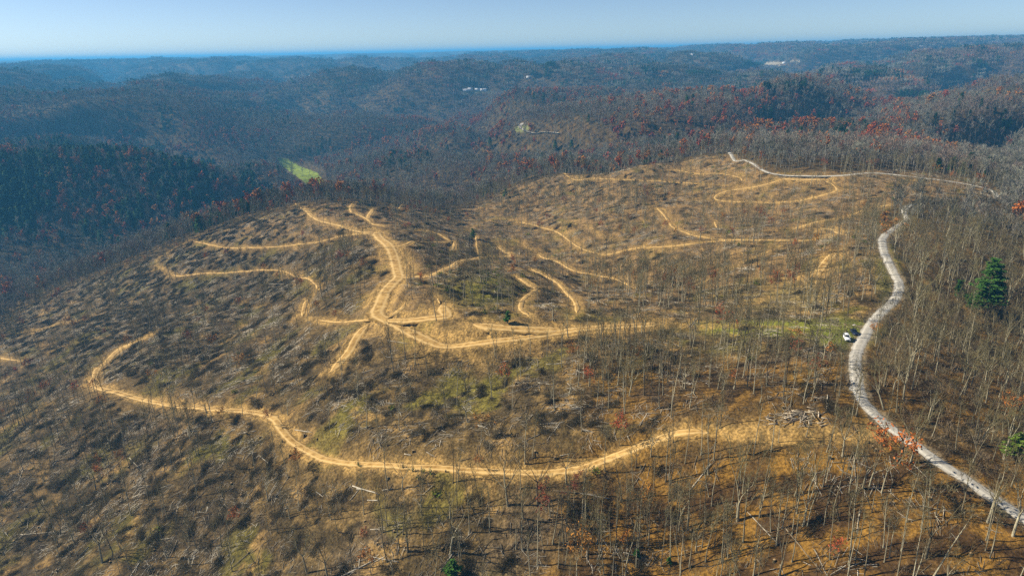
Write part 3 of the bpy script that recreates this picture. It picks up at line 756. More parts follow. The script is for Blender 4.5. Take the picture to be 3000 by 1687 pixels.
def bare_tree_mesh(seed, kind, h=18.0, r=0.24, bud=0.0, twig_w=0.05, fine=1.0):
    """returns (trunk Build, crown Build): tall pole, forked or spreading bare hardwood; bud > 0 hangs buds on the twigs"""
    rng = np.random.RandomState(seed)
    T, C = Build(), Build()
    starts, dirs = [], []
    def limb(p, d, L, rad, depth, up):
        n = 4 if depth < 2 else 3
        P, dd = _wander(rng, p, d, L, n, 0.13, up)
        R = np.linspace(rad, rad * 0.42, n + 1)
        (T if depth < 2 else C).tube(P, np.maximum(R, 0.022), 4 if depth < 1 else 3)
        if depth >= 3 or L < 1.3:
            k = int((4 if kind in ('sparse', 'pole') else 7) * fine) + 2
            for _ in range(k):
                t = rng.uniform(0.15, 1.0); q = P[0] + (P[-1] - P[0]) * t
                j = min(n - 1, int(t * n)); q = P[j] + (P[j + 1] - P[j]) * (t * n - j)
                starts.append(q); dirs.append(_unit(dd + rng.randn(3) * 0.55 + np.array([0, 0, 0.25])) * rng.uniform(0.6, 1.5) * (0.6 + h / 40))
            return
        kids = rng.randint(3, 5) if depth < 2 else rng.randint(2, 4)
        for q in range(kids):
            t = rng.uniform(0.35, 1.0) if q else 1.0
            j = min(n - 1, int(t * n)); pp = P[j] + (P[j + 1] - P[j]) * (t * n - j)
            ax = _unit(np.cross(dd, rng.randn(3)))
            ang = rng.uniform(0.35, 0.85) if q else rng.uniform(0.05, 0.3)
            nd = dd * math.cos(ang) + ax * math.sin(ang)
            limb(pp, nd, L * rng.uniform(0.5, 0.72), rad * (0.42 if q else 0.5) * (0.85 if t < 1 else 1) + 0.008, depth + 1, up)
    if kind in ('pole', 'snag', 'sparse'):
        n = 9
        P, dd = _wander(rng, (0, 0, -0.4), (rng.randn() * 0.03, rng.randn() * 0.03, 1), h * (0.9 if kind != 'snag' else 0.75), n, 0.022)
        R = r * (1 - 0.72 * np.linspace(0, 1, n + 1)); R[0] *= 1.35
        T.tube(P, R, 6)
        lo = {'pole': 0.55, 'sparse': 0.68, 'snag': 0.45}[kind]
        nb = {'pole': 15, 'sparse': 9, 'snag': 7}[kind]
        for k in range(nb):
            t = lo + (0.99 - lo) * (k + rng.rand()) / nb
            j = min(n - 1, int(t * n)); p = P[j] + (P[j + 1] - P[j]) * (t * n - j)
            a = k * 2.4 + rng.rand(); tilt = rng.uniform(0.45, 0.95) * (1.15 - 0.5 * t)
            d = np.array([math.cos(a) * math.sin(tilt), math.sin(a) * math.sin(tilt), math.cos(tilt)])
            L = h * rng.uniform(0.13, 0.21) * (1.35 - 0.7 * t) * (0.75 if kind == 'sparse' else 1.0) * (0.55 if kind == 'snag' else 1)
            limb(p, d, L, r * 0.30 * (1.2 - 0.7 * t) + 0.02, 2 if kind != 'snag' else 3, 0.10)
        for k in range(rng.randint(1, 5)):   # short dead stubs low on the bole
            t = rng.uniform(0.25, lo); j = min(n - 1, int(t * n)); p = P[j]
            a = rng.rand() * 6.28
            T.tube([p, p + np.array([math.cos(a), math.sin(a), 0.3]) * rng.uniform(0.6, 1.8)], [0.04, 0.015], 3)
    else:
        fork = {'oak': 0.34, 'fork': 0.22}[kind] * rng.uniform(0.85, 1.15)
        n = 4
        P, dd = _wander(rng, (0, 0, -0.4), (rng.randn() * 0.05, rng.randn() * 0.05, 1), h * fork, n, 0.03)
        R = r * np.linspace(1.35, 0.85, n + 1); T.tube(P, R, 6)
        nl = {'oak': 5, 'fork': 3}[kind]
        for k in range(nl):
            a = k * 6.283 / nl + rng.uniform(-0.5, 0.5); tilt = (rng.uniform(0.35, 0.8) if kind == 'oak' else rng.uniform(0.1, 0.3))
            if k == 0: tilt *= 0.3
            d = np.array([math.cos(a) * math.sin(tilt), math.sin(a) * math.sin(tilt), math.cos(tilt)])
            limb(P[-1] - np.array([0, 0, 0.3]) * (k > 1), d, h * (rng.uniform(0.30, 0.40) if kind == 'oak' else rng.uniform(0.4, 0.48)), r * rng.uniform(0.5, 0.66), 1 if kind == 'oak' else 1, 0.11)
    S, D = np.array(starts), np.array(dirs)
    if bud:
        C.slivers(S, D, twig_w, 0, rng)
        k = int(len(S) * bud); i = rng.randint(0, len(S), k)
        c = S[i] + D[i] * rng.uniform(0.2, 1.1, (k, 1)) + rng.randn(k, 3) * 0.25
        U = rng.randn(k, 3) * 0.14; W = np.cross(U, rng.randn(k, 3)); W /= np.linalg.norm(W, axis=1)[:, None] / 0.12
        C.quads(c, U, W, 1)
    else:
        C.slivers(S, D, twig_w, 0, rng)
    return T, C

def pine_mesh(seed, h=20.0, spread=0.26, taper=True, dens=1.0):
    """white pine: tiers of flat boughs with gaps, ragged outline"""
    rng = np.random.RandomState(seed)
    T, C = Build(), Build()
    P, _ = _wander(rng, (0, 0, -0.4), (0.02, 0, 1), h, 7, 0.015)
    T.tube(P, 0.30 * (1 - 0.9 * np.linspace(0, 1, 8)), 6)
    nt = int(h / 1.15)
    for k in range(nt):
        t = 0.22 + 0.78 * k / nt
        z = h * t
        wid = h * spread * (1.05 - t) ** 0.55 * rng.uniform(0.75, 1.1) if taper else h * spread * math.sin(math.pi * min(1, 0.25 + 0.8 * t)) * rng.uniform(0.7, 1.1)
        for q in range(rng.randint(5, 8)):
            a = rng.rand() * 6.283
            L = wid * rng.uniform(0.55, 1.15)
            d = np.array([math.cos(a), math.sin(a), rng.uniform(0.02, 0.3)])
            p0 = np.array([P[min(7, int(t * 7))][0], P[min(7, int(t * 7))][1], z])
            p1 = p0 + d * L
            T.tube([p0, (p0 + p1) / 2 + [0, 0, 0.1], p1], [0.06, 0.04, 0.02], 3)
            k2 = max(3, int((16 + 26 * L / 4) * dens))
            u = rng.uniform(0.25, 1.05, k2)
            side = np.array([-d[1], d[0], 0])
            c = p0 + d * L * u[:, None] + side * (rng.randn(k2) * 0.28 * L * 0.55)[:, None] + np.array([0, 0, 1]) * (rng.randn(k2) * 0.16 + 0.12)[:, None]
            U = rng.randn(k2, 3) * [0.32, 0.32, 0.10]; W = np.cross(U, np.array([0, 0, 1.0]) + rng.randn(k2, 3) * 0.3)
            W /= np.linalg.norm(W, axis=1)[:, None] / 0.20
            C.quads(c, U, W, 0)
    return T, C

def far_tree_mesh(seed, kind):
    """a wood tree seen from far off: trunk, a few limbs, a haze of twigs with gaps"""
    rng = np.random.RandomState(seed)
    B = Build()
    if kind == 'pine':
        h = 17
        B.tube([(0, 0, 0), (0, 0, h)], [0.25, 0.05], 4)
        for k in range(12):
            z = h * (0.25 + 0.75 * k / 12); w = 3.6 * (1.1 - k / 12) ** 0.7
            m_ = 26; a = rng.rand(m_) * 6.28; rr = w * np.sqrt(rng.rand(m_))
            c = np.stack([np.cos(a) * rr, np.sin(a) * rr, z + rng.randn(m_) * 0.35 - 0.15 * rr], 1)
            U = rng.randn(m_, 3) * [0.55, 0.55, 0.2]; W = np.cross(U, [0, 0, 1.0] + rng.randn(m_, 3) * 0.4); W /= np.linalg.norm(W, axis=1)[:, None] / 0.4
            B.quads(c, U, W, 1)
        return B
    h = rng.uniform(15, 20)
    P, dd = _wander(rng, (0, 0, -0.4), (0, 0, 1), h * 0.8, 4, 0.04)
    B.tube(P, 0.24 * (1 - 0.75 * np.linspace(0, 1, 5)), 4)
    S, D = [], []
    for k in range(11):
        t = rng.uniform(0.5, 1.0); p = P[0] + (P[-1] - P[0]) * t
        a = k * 2.4 + rng.rand(); tilt = rng.uniform(0.3, 0.85)
        d = np.array([math.cos(a) * math.sin(tilt), math.sin(a) * math.sin(tilt), math.cos(tilt)])
        L = rng.uniform(3.5, 5.5)
        Q, qd = _wander(rng, p, d, L, 2, 0.12, 0.1)
        B.tube(Q, [0.10, 0.07, 0.03], 3)
        for q in range(20):
            u = rng.uniform(0.3, 1.0); s0 = Q[0] + (Q[-1] - Q[0]) * u
            S.append(s0); D.append(_unit(qd + rng.randn(3) * 0.6 + [0, 0, 0.2]) * rng.uniform(1.2, 2.6))
    S, D = np.array(S), np.array(D)
    B.slivers(S, D, 0.15, 1, rng)
    if kind == 'red':
        k = 230; i = rng.randint(0, len(S), k)
        c = S[i] + D[i] * rng.uniform(0.3, 1.0, (k, 1)); U = rng.randn(k, 3) * 0.34; W = np.cross(U, rng.randn(k, 3)); W /= np.linalg.norm(W, axis=1)[:, None] / 0.30
        B.quads(c, U, W, 2)
    return B

def far_stand_mesh(seed, kind):
    """a stand of nine wood trees, for slopes kilometres away"""
    rng = np.random.RandomState(seed)
    B = Build()
    for i in range(3):
        for j in range(3):
            x, y = (i - 1) * 8.5 + rng.uniform(-3, 3), (j - 1) * 8.5 + rng.uniform(-3, 3)
            h = rng.uniform(13, 19)
            u = rng.rand()
            B.tube([(x, y, -3), (x, y, h * 0.6)], [0.3, 0.15], 3)
            if u < {'bare': 0.06, 'red': 0.03, 'pine': 0.75}[kind]:
                m_ = 60; t = rng.rand(m_); rr = 3.6 * (1.1 - t) ** 0.6 * np.sqrt(rng.rand(m_)); a = rng.rand(m_) * 6.28
                c = np.stack([x + np.cos(a) * rr, y + np.sin(a) * rr, h * (0.3 + 0.7 * t)], 1)
                U = rng.randn(m_, 3) * [0.9, 0.9, 0.35]; W = np.cross(U, [0, 0, 1.0] + rng.randn(m_, 3) * 0.4); W /= np.linalg.norm(W, axis=1)[:, None] / 0.7
                B.quads(c, U, W, 1)
            else:
                m_ = 34; a = rng.rand(m_) * 6.28; rr = 3.2 * np.sqrt(rng.rand(m_))
                p = np.stack([x + np.cos(a) * rr * 0.5, y + np.sin(a) * rr * 0.5, h * rng.uniform(0.45, 0.75, m_)], 1)
                d = np.stack([np.cos(a) * rr * 0.6, np.sin(a) * rr * 0.6, rng.uniform(2.0, 5.0, m_)], 1) + rng.randn(m_, 3) * 0.6
                B.slivers(p, d, 0.55, 2 if (kind == 'red' and u > 0.35) else 3, rng)
    return B

def brush_mesh(seed, L=6.0, n=110):
    """a felled treetop lying in a heap: stem, fanned branches, twigs"""
    rng = np.random.RandomState(seed)
    B = Build()
    S, D = [], []
    for k in range(rng.randint(1, 4)):
        y = rng.randn() * 0.8
        P, d = _wander(rng, (-L * 0.6, y, 0.25), (1, rng.randn() * 0.15, 0.10), L * 1.1, 4, 0.06)
        B.tube(P, np.linspace(0.13, 0.04, 5), 4)
    for k in range(n):
        x = rng.uniform(-0.5, 0.55) * L; y = rng.randn() * 1.0
        a = rng.randn() * 0.6
        l = rng.uniform(1.0, 3.2)
        d = np.array([math.cos(a), math.sin(a), rng.uniform(-0.05, 0.5)]) * l
        p = np.array([x, y, abs(rng.randn()) * 0.5])
        B.tube([p, p + d * 0.5 + [0, 0, 0.12], p + d], [0.05 * rng.uniform(0.5, 1.2), 0.03, 0.012], 3)
        for q in range(3):
            S.append(p + d * rng.uniform(0.3, 1)); D.append(_unit(d + rng.randn(3) * l * 0.5 + [0, 0, 0.4]) * rng.uniform(0.5, 1.4))
    B.slivers(S, D, 0.07, 0, rng)
    return B

def shrub_mesh(seed, h=2.6, n=22, leaf=0):
    rng = np.random.RandomState(seed)
    B = Build(); S, D = [], []
    for k in range(n):
        p = np.array([rng.randn() * 0.7, rng.randn() * 0.7, -0.1]); d = _unit(np.array([rng.randn() * 0.3, rng.randn() * 0.3, 1])) * h * rng.uniform(0.4, 1.0)
        S.append(p); D.append(d)
        for q in range(4):
            S.append(p + d * rng.uniform(0.3, 0.9)); D.append(_unit(d + rng.randn(3) * h * 0.4) * rng.uniform(0.4, 0.9))
    S, D = np.array(S), np.array(D)
    B.slivers(S, D, 0.06, 0, rng)
    if leaf:
        i = rng.randint(0, len(S), leaf); c = S[i] + D[i] * rng.uniform(0.2, 1.0, (leaf, 1))
        U = rng.randn(leaf, 3) * 0.12; W = np.cross(U, rng.randn(leaf, 3)); W /= np.linalg.norm(W, axis=1)[:, None] / 0.11
        B.quads(c, U, W, 1)
    return B

def stick_mesh(seed, n=20, R=4.0):
    rng = np.random.RandomState(seed)
    B = Build()
    for k in range(n):
        p = np.array([rng.uniform(-R, R), rng.uniform(-R, R), rng.uniform(0.05, 0.3)]); a = rng.randn() * 0.7
        l = rng.uniform(0.8, 4.5); d = np.array([math.cos(a), math.sin(a), rng.randn() * 0.05]) * l
        r = rng.uniform(0.045, 0.12)
        B.tube([p - d / 2, p, p + d / 2], [r, r * 0.9, r * 0.5], 3)
    return B
# ------------------------------------------------------------------ scattering of what nobody could count
def scatter(name, P, var, rot, scale, builds, label, kind="stuff", group=None):
    """one object: points on the land, a mesh instanced on each by geometry nodes"""
    col = bpy.data.collections.new(name + "_kinds")
    for k, (b, mats) in enumerate(builds):
        V, F, mi = b.data()
        o = mesh_obj("%s_kind_%02d" % (name, k), V, F, mats, None, mi)
        COL.objects.unlink(o); col.objects.link(o)
    me = bpy.data.meshes.new(name)
    P = np.asarray(P, np.float32)
    me.vertices.add(len(P)); me.vertices.foreach_set("co", P.ravel())
    a = me.attributes.new("var", 'INT', 'POINT'); a.data.foreach_set("value", np.asarray(var, np.int32))
    a = me.attributes.new("rot", 'FLOAT_VECTOR', 'POINT'); a.data.foreach_set("vector", np.asarray(rot, np.float32).ravel())
    a = me.attributes.new("size", 'FLOAT', 'POINT'); a.data.foreach_set("value", np.asarray(scale, np.float32))
    o = bpy.data.objects.new(name, me); COL.objects.link(o)
    ng = bpy.data.node_groups.new(name + "_scatter", 'GeometryNodeTree')
    ng.interface.new_socket("Geometry", in_out='INPUT', socket_type='NodeSocketGeometry')
    ng.interface.new_socket("Geometry", in_out='OUTPUT', socket_type='NodeSocketGeometry')
    N, L = ng.nodes.new, ng.links.new
    gi, go = N('NodeGroupInput'), N('NodeGroupOutput')
    ip, ci = N('GeometryNodeInstanceOnPoints'), N('GeometryNodeCollectionInfo')
    ci.inputs["Collection"].default_value = col
    ci.inputs["Separate Children"].default_value = True; ci.inputs["Reset Children"].default_value = True
    ip.inputs["Pick Instance"].default_value = True
    def named(n, t):
        q = N('GeometryNodeInputNamedAttribute'); q.data_type = t; q.inputs["Name"].default_value = n
        return q.outputs["Attribute"]
    L(gi.outputs[0], ip.inputs["Points"]); L(ci.outputs[0], ip.inputs["Instance"])
    L(named("var", 'INT'), ip.inputs["Instance Index"]); L(named("rot", 'FLOAT_VECTOR'), ip.inputs["Rotation"]); L(named("size", 'FLOAT'), ip.inputs["Scale"])
    L(ip.outputs[0], go.inputs[0])
    md = o.modifiers.new("scatter", 'NODES'); md.node_group = ng
    o["kind"] = kind
    o["label"] = label
    o["category"] = "vegetation"
    print(name, len(P))
    return o

RNG = np.random.RandomState(4)
def jitter_grid(r0, r1, s, az=44.0):
    xs = np.arange(-r1, r1, s); ys = np.arange(-40, r1, s)
    X, Y = np.meshgrid(xs, ys)
    X = X + RNG.uniform(-0.5, 0.5, X.shape) * s; Y = Y + RNG.uniform(-0.5, 0.5, X.shape) * s
    R = np.hypot(X, Y); A = np.abs(np.degrees(np.arctan2(X, Y + 25)))
    k = (R >= r0) & (R < r1) & (A < az)
    return X[k], Y[k]

def clear_of_roads(x, y, d=1.2):
    return (field(ROAD_D, x, y, 60.) > d) & (field(GRAV_D, x, y, 60.) > d + 0.4)

def in_frame(x, y, z, m=0):
    px, py, dep = project(np.stack([x, y, z], -1))
    return (dep > 0) & (px > -m) & (px < PW + m) & (py < PH + m) & (py > -m)

FOREST_TWIGS = [M_FARTWIG, M_FARTWIG, M_FARTWIG, M_BROWNTWIG, M_BROWNTWIG, M_DARKTWIG, M_DARKTWIG]
FOREST_KINDS = ['bare'] * 7 + ['red'] * 3 + ['pine'] * 2
def forest():
    builds = []
    for k, kd in enumerate(FOREST_KINDS):
        b = far_tree_mesh(100 + k, kd)
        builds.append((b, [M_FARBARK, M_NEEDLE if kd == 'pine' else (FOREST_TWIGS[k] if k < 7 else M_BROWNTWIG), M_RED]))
    PX, PY = [], []
    SZ = []
    for (r0, r1, s, sz) in ((60, 430, 6.6, 0.95), (430, 900, 5.7, 0.95), (900, 1750, 6.3, 1.0)):
        x, y = jitter_grid(r0, r1, s)
        PX.append(x); PY.append(y); SZ.append(np.full(len(x), sz))
    x, y, sz = np.concatenate(PX), np.concatenate(PY), np.concatenate(SZ)
    k = ~is_cut(x, y)
    k &= clear_of_roads(x, y, np.where(np.hypot(x, y) > 345, 0.2, 2.2))
    z = height(x, y)
    px, py, dep = project(np.stack([x, y, z], -1))
    R = np.hypot(x, y)
    fl = np.array([(796, 452), (848, 458), (900, 484), (950, 500), (962, 540), (960, 590), (915, 590), (866, 550), (826, 518), (800, 488)])
    k &= ~(in_poly(px, py, fl) & (R > 900) & (R < 1700) & (RNG.rand(len(x)) > 0.015))
    for (cx, cy, rx, ry, c) in FAR_CLEARINGS:
        k &= ~((((px - cx) / rx) ** 2 + ((py - cy - 3) / (ry + 3)) ** 2 < 1) & (R > 800))
    k &= ~((px > 2690) & (px < 2950) & (py > 535) & (py < 640) & (R > 380) & (R < 520) & (RNG.rand(len(x)) > 0.22))
    x, y, z, sz, R = x[k], y[k], z[k], sz[k], R[k]
    n = len(x)
    red = fbm(x / 160 + 4, y / 160, 3) + 0.25 * sstep(900, 1500, px[k]) * sstep(460, 380, py[k]) + 0.6 * RNG.randn(n)
    grn = fbm(x / 110 + 40, y / 110 + 3, 3) + 0.45 * RNG.randn(n)
    for (cx, cy, rx, ry, a) in ((1250, 330, 110, 34, 1.0), (1180, 370, 80, 26, .8), (2220, 394, 46, 10, 1.2), (2360, 390, 60, 10, 1.3), (2550, 424, 26, 14, 1.2), (2840, 590, 260, 90, -3.0), (2500, 360, 400, 30, -0.25), (378, 474, 34, 12, 1.8), (30, 500, 60, 40, .9), (560, 452, 70, 12, 1.0),
                                (1390, 372, 18, 10, 1.6), (820, 570, 160, 16, .9), (640, 610, 120, 16, .7), (480, 690, 90, 16, .6), (2760, 620, 120, 40, .1), (1030, 545, 60, 14, .8), (130, 430, 120, 16, .8)):
        red = red + a * gauss(px[k], py[k], cx, cy, rx, ry)
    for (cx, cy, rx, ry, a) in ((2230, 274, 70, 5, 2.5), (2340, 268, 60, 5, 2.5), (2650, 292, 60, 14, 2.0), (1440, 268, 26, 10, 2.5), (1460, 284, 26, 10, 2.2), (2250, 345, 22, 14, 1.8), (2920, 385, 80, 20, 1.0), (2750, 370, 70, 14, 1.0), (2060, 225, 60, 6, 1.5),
                                (1180, 480, 120, 30, .7), (1400, 440, 100, 20, .5), (2330, 425, 80, 14, 1.0), (910, 530, 26, 14, 1.6), (250, 570, 560, 150, 1.6), (250, 370, 500, 50, .5), (1640, 452, 60, 10, .9)):  # broad left-hill entry: dark evergreens added to stand in for that slope's shade
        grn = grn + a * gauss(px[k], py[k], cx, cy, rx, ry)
    tone = 1.3 * fbm(x / 170 + 70, y / 170 + 20, 3) + 0.45 * RNG.randn(n)
    var = np.where(tone > 0.35, 3 + RNG.randint(0, 2, n), np.where(tone < -0.42, 5 + RNG.randint(0, 2, n), RNG.randint(0, 3, n)))
    var = np.where(red > 0.93, 7 + RNG.randint(0, 3, n), var)
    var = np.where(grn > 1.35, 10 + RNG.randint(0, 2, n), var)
    rot = np.stack([RNG.randn(n) * 0.04, RNG.randn(n) * 0.04, RNG.rand(n) * 6.283], 1)
    s = sz * RNG.uniform(0.6, 1.22, n)
    return x, y, z, var, rot, s, builds

STAND_KINDS = ['bare'] * 4 + ['red'] * 2 + ['pine'] * 2
def far_stands():
    builds = [(far_stand_mesh(300 + k, kd), [M_FARBARK, M_NEEDLE, M_RED, (M_FARTWIG, M_FARTWIG, M_BROWNTWIG, M_DARKTWIG, M_FARTWIG, M_BROWNTWIG, M_FARTWIG, M_DARKTWIG)[k]]) for k, kd in enumerate(STAND_KINDS)]
    PX, PY = [], []
    for r0, r1, s in ((1750, 4000, 21.0), (4000, 7000, 27.0)):
        x, y = jitter_grid(r0, r1, s, 42.0); PX.append(x); PY.append(y)
    x, y = np.concatenate(PX), np.concatenate(PY)
    z = height(x, y)
    px, py, dep = project(np.stack([x, y, z], -1))
    k = np.ones(len(x), bool)
    for (cx, cy, rx, ry, c) in FAR_CLEARINGS:
        k &= ~(((px - cx) / rx) ** 2 + ((py - cy - 3) / (ry + 3)) ** 2 < 1)
    x, y, z, px, py = x[k], y[k], z[k], px[k], py[k]
    n = len(x)
    red = fbm(x / 300 + 4, y / 300, 3) + 0.5 * RNG.randn(n) + 0.3 * sstep(1400, 2600, px)
    grn = fbm(x / 260 + 40, y / 260 + 3, 3) + 0.3 * RNG.randn(n)
    for (cx, cy, rx, ry, a) in ((2230, 274, 70, 6, 2.5), (2340, 268, 60, 6, 2.5), (2650, 292, 60, 14, 2.0), (1440, 268, 26, 10, 2.5), (2060, 225, 70, 7, 1.8), (2200, 195, 40, 8, 2.0), (1900, 215, 80, 6, 1.2), (2900, 205, 60, 8, 1.2)):
        grn = grn + a * gauss(px, py, cx, cy, rx, ry)
    tone = 1.3 * fbm(x / 420 + 70, y / 420 + 20, 3) + 0.4 * RNG.randn(n)
    var = np.where(tone > 0.35, 2, np.where(tone < -0.4, 3, RNG.randint(0, 2, n)))
    var = np.where(red > 1.1, 4 + RNG.randint(0, 2, n), var)
    var = np.where(grn > 1.1, 6 + RNG.randint(0, 2, n), var)
    rot = np.stack([np.zeros(n), np.zeros(n), RNG.rand(n) * 6.283], 1)
    scatter("far_woodland", np.stack([x, y, z], 1), var, rot, RNG.uniform(0.85, 1.15, n) * np.where(np.hypot(x, y) > 4000, 1.25, 1.0), builds, "hazy blue woods covering the far ridges")
# ------------------------------------------------------------------ near trees: every one chosen here, the largest 300 linked as things
NEAR_KINDS = {}
def _near_builds():
    spec = [('pole', 5, 18.5, 0.25, 0), ('sparse', 5, 17.5, 0.22, 0), ('oak', 5, 17.0, 0.30, 0), ('fork', 3, 17.0, 0.26, 0), ('snag', 2, 13.0, 0.22, 0), ('maple', 3, 13.0, 0.15, 0.9)]
    s = 900
    for kd, n, h, r, bud in spec:
        NEAR_KINDS[kd] = []
        for k in range(n):
            s += 1
            r = r * (0.72 + 0.5 * ((k * 7) % 5) / 4)
            T, C = bare_tree_mesh(s, 'oak' if kd == 'maple' and k != 1 else ('pole' if kd == 'maple' else kd), h, r, bud, 0.045, 0.9 if kd in ('oak', 'maple', 'fork') else 1.0)
            NEAR_KINDS[kd].append((h, T, C))
_near_builds()


def pole_density(px, py):
    """standing trees per hectare in the cut, read off the photograph"""
    d = np.full(px.shape, 80.0)
    for cx, cy, rx, ry, a in ((2080, 1100, 470, 130, 520), (2270, 870, 330, 75, 330), (2330, 700, 260, 90, 110), (1900, 1500, 1150, 160, 60), (2400, 1560, 700, 170, 290), (1700, 1600, 420, 110, 420),
                              (985, 820, 95, 110, 260), (1400, 860, 170, 70, 110), (1230, 580, 180, 40, 200), (1650, 580, 300, 40, 160), (1900, 850, 200, 60, 130),
                              (1350, 1580, 420, 100, 110), (2200, 560, 330, 35, 140), (1800, 620, 420, 60, 70), (640, 640, 330, 60, 60), (300, 840, 260, 90, 40), (250, 1300, 460, 330, 80), (500, 1450, 600, 250, 60), (300, 1150, 480, 300, 60), (2560, 640, 130, 60, 50), (650, 950, 500, 110, 30)):
        d += a * gauss(px, py, cx, cy, rx, ry)
    for cx, cy, rx, ry in ((1130, 800, 50, 130), (1330, 1010, 300, 25), (2475, 975, 75, 40), (1750, 480, 160, 25), (1400, 1250, 250, 60), (300, 1000, 90, 60), (2330, 1240, 110, 40)):
        d *= 1 - 0.85 * gauss(px, py, cx, cy, rx, ry)
    return d

# trees traced one by one: (base x, base y, top y, kind)
TRACED = [
    (2091, 1347, 1163, 'pole'), (2007, 1357, 1205, 'sparse'), (2054, 1334, 1165, 'sparse'), (2074, 1388, 1195, 'sparse'), (2161, 1524, 1250, 'fork'), (2216, 1411, 1262, 'sparse'),
    (2260, 1322, 1190, 'pole'), (2281, 1295, 1190, 'pole'), (2361, 1279, 1185, 'oak'), (2352, 1540, 1293, 'fork'), (2364, 1543, 1394, 'snag'), (2410, 1427, 1240, 'sparse'), (2420, 1415, 1270, 'sparse'),
    (2468, 1338, 1190, 'oak'), (2526, 1431, 1272, 'oak'), (2547, 1423, 1272, 'oak'), (2583, 1442, 1250, 'maple'), (2610, 1442, 1375, 'sparse'), (2637, 1357, 1200, 'oak'), (2668, 1353, 1195, 'oak'),
    (2431, 1639, 1460, 'sparse'), (2486, 1656, 1380, 'sparse'), (2505, 1640, 1480, 'sparse'), (2532, 1690, 1520, 'sparse'), (2629, 1690, 1510, 'sparse'), (2657, 1528, 1360, 'pole'), (2711, 1633, 1400, 'oak'), (2734, 1690, 1470, 'sparse'),
    (2676, 1690, 1490, 'sparse'), (2829, 1470, 1360, 'sparse'), (2892, 1532, 1335, 'oak'), (2967, 1571, 1335, 'oak'), (2177, 1590, 1370, 'pole'), (2291, 1470, 1385, 'sparse'), (2112, 1690, 1550, 'sparse'), (2280, 1690, 1440, 'fork'),
    (2250, 1634, 1560, 'sparse'), (2196, 1652, 1605, 'snag'), (1488, 1481, 1285, 'oak'), (1575, 1474, 1298, 'oak'), (1660, 1419, 1285, 'oak'), (1862, 1369, 1260, 'oak'), (1320, 1621, 1430, 'oak'), (1194, 1617, 1450, 'oak'),
    (1115, 1307, 1180, 'pole'), (1690, 1690, 1560, 'maple'), (1831, 1690, 1530, 'snag'), (1750, 1590, 1412, 'sparse'), (1757, 1592, 1420, 'sparse'), (1574, 1655, 1470, 'sparse'), (1907, 1336, 1245, 'oak'), (1972, 1296, 1190, 'pole'),
    (253, 1283, 1205, 'pole'), (213, 1287, 1220, 'sparse'), (300, 1648, 1480, 'oak'), (217, 1572, 1460, 'pole'), (900, 1678, 1540, 'oak'), (960, 1690, 1545, 'oak'), (560, 1655, 1540, 'pole'), (680, 1672, 1560, 'pole'),
    (1000, 1500, 1390, 'sparse'), (385, 1510, 1395, 'pole'), (330, 1640, 1520, 'fork'), (555, 1376, 1280, 'pole'), (1880, 975, 890, 'oak'), (1860, 975, 895, 'oak'), (2227, 1010, 905, 'oak'), (2190, 930, 860, 'oak'),
    (2590, 1200, 1040, 'oak'), (2720, 1230, 1090, 'oak'), (2860, 1300, 1170, 'oak'), (2820, 1120, 975, 'oak'), (2980, 1010, 850, 'fork'), (2940, 1150, 1000, 'oak'), (2590, 1130, 975, 'oak'),
    (2870, 1300, 1180, 'oak'), (2960, 1270, 1165, 'maple'), (1000, 785, 730, 'maple'), (1067, 805, 755, 'maple'), (1240, 850, 800, 'maple'), (716, 1095, 1040, 'maple'), (460, 1130, 1085, 'maple'), (2420, 1080, 1000, 'maple'), (2330, 1030, 960, 'maple'), (2565, 1010, 950, 'maple'),
    (670, 1560, 1490, 'maple'), (1400, 1380, 1350, 'maple'), (230, 620 + 560, 1120, 'maple'),
]

def _collect_near():
    rows = []                                     # x, y, z, height, kind, variant
    T = TRACED
    P, hit = raycast([t[0] for t in T], [t[1] for t in T], height, tmin=60, tmax=1500)
    for (bx, by, ty, kd), p in zip(T, P):
        h = 6.0
        for _ in range(40):                       # height that reaches the traced top
            q = project(p + np.array([0, 0, h]))
            if q[1] <= ty or h > 27: break
            h += 0.6
        rows.append((p[0], p[1], p[2], h, kd, RNG.randint(0, len(NEAR_KINDS[kd]))))
    x, y = jitter_grid(70, 760, 3.2)
    cut = is_cut(x, y)
    x, y = x[cut], y[cut]
    z = height(x, y)
    px, py, dep = project(np.stack([x, y, z], -1))
    R = np.hypot(x, y)
    dens = pole_density(px, py) * (0.5 + 1.0 * sstep(-0.5, 0.6, fbm(x / 45 + 2, y / 45, 2)))
    dens = dens + 230 * (1 - sstep(0.55, 0.9, _bilin(CUT_SOFT, CX0, CY0, CS, x, y))) * (R > 330)
    k = (RNG.rand(len(x)) < dens * 3.2 ** 2 / 1e4) & clear_of_roads(x, y, 1.0)
    tx, ty_ = P[:, 0], P[:, 1]
    k &= np.array([np.min(np.hypot(tx - a, ty_ - b)) > 3.0 for a, b in zip(x, y)])
    for a, b, c, q, pyy, d in zip(x[k], y[k], z[k], px[k], py[k], dens[k]):
        u = RNG.rand()
        thick = d > 150
        if u < 0.055: kd = 'maple'
        elif u < 0.055 + (0.55 if thick else 0.40): kd = 'pole'
        elif u < (0.85 if thick else 0.80): kd = 'sparse'
        elif u < 0.93: kd = 'oak' if not (q < 1000 and u > 0.88) else 'fork'
        elif u < 0.97: kd = 'fork'
        else: kd = 'snag'
        if b < 260 and q > 2000 and pyy > 1280 and kd == 'oak' and RNG.rand() < 0.6: kd = 'sparse'
        h = {'pole': 18, 'sparse': 17, 'oak': 15.5, 'fork': 16, 'snag': 10, 'maple': 11}[kd] * RNG.uniform(0.72, 1.12)
        if q < 1000: h *= 0.86
        if pyy < 800: h *= 0.88
        rows.append((a, b, c, h, kd, RNG.randint(0, len(NEAR_KINDS[kd]))))
    return rows

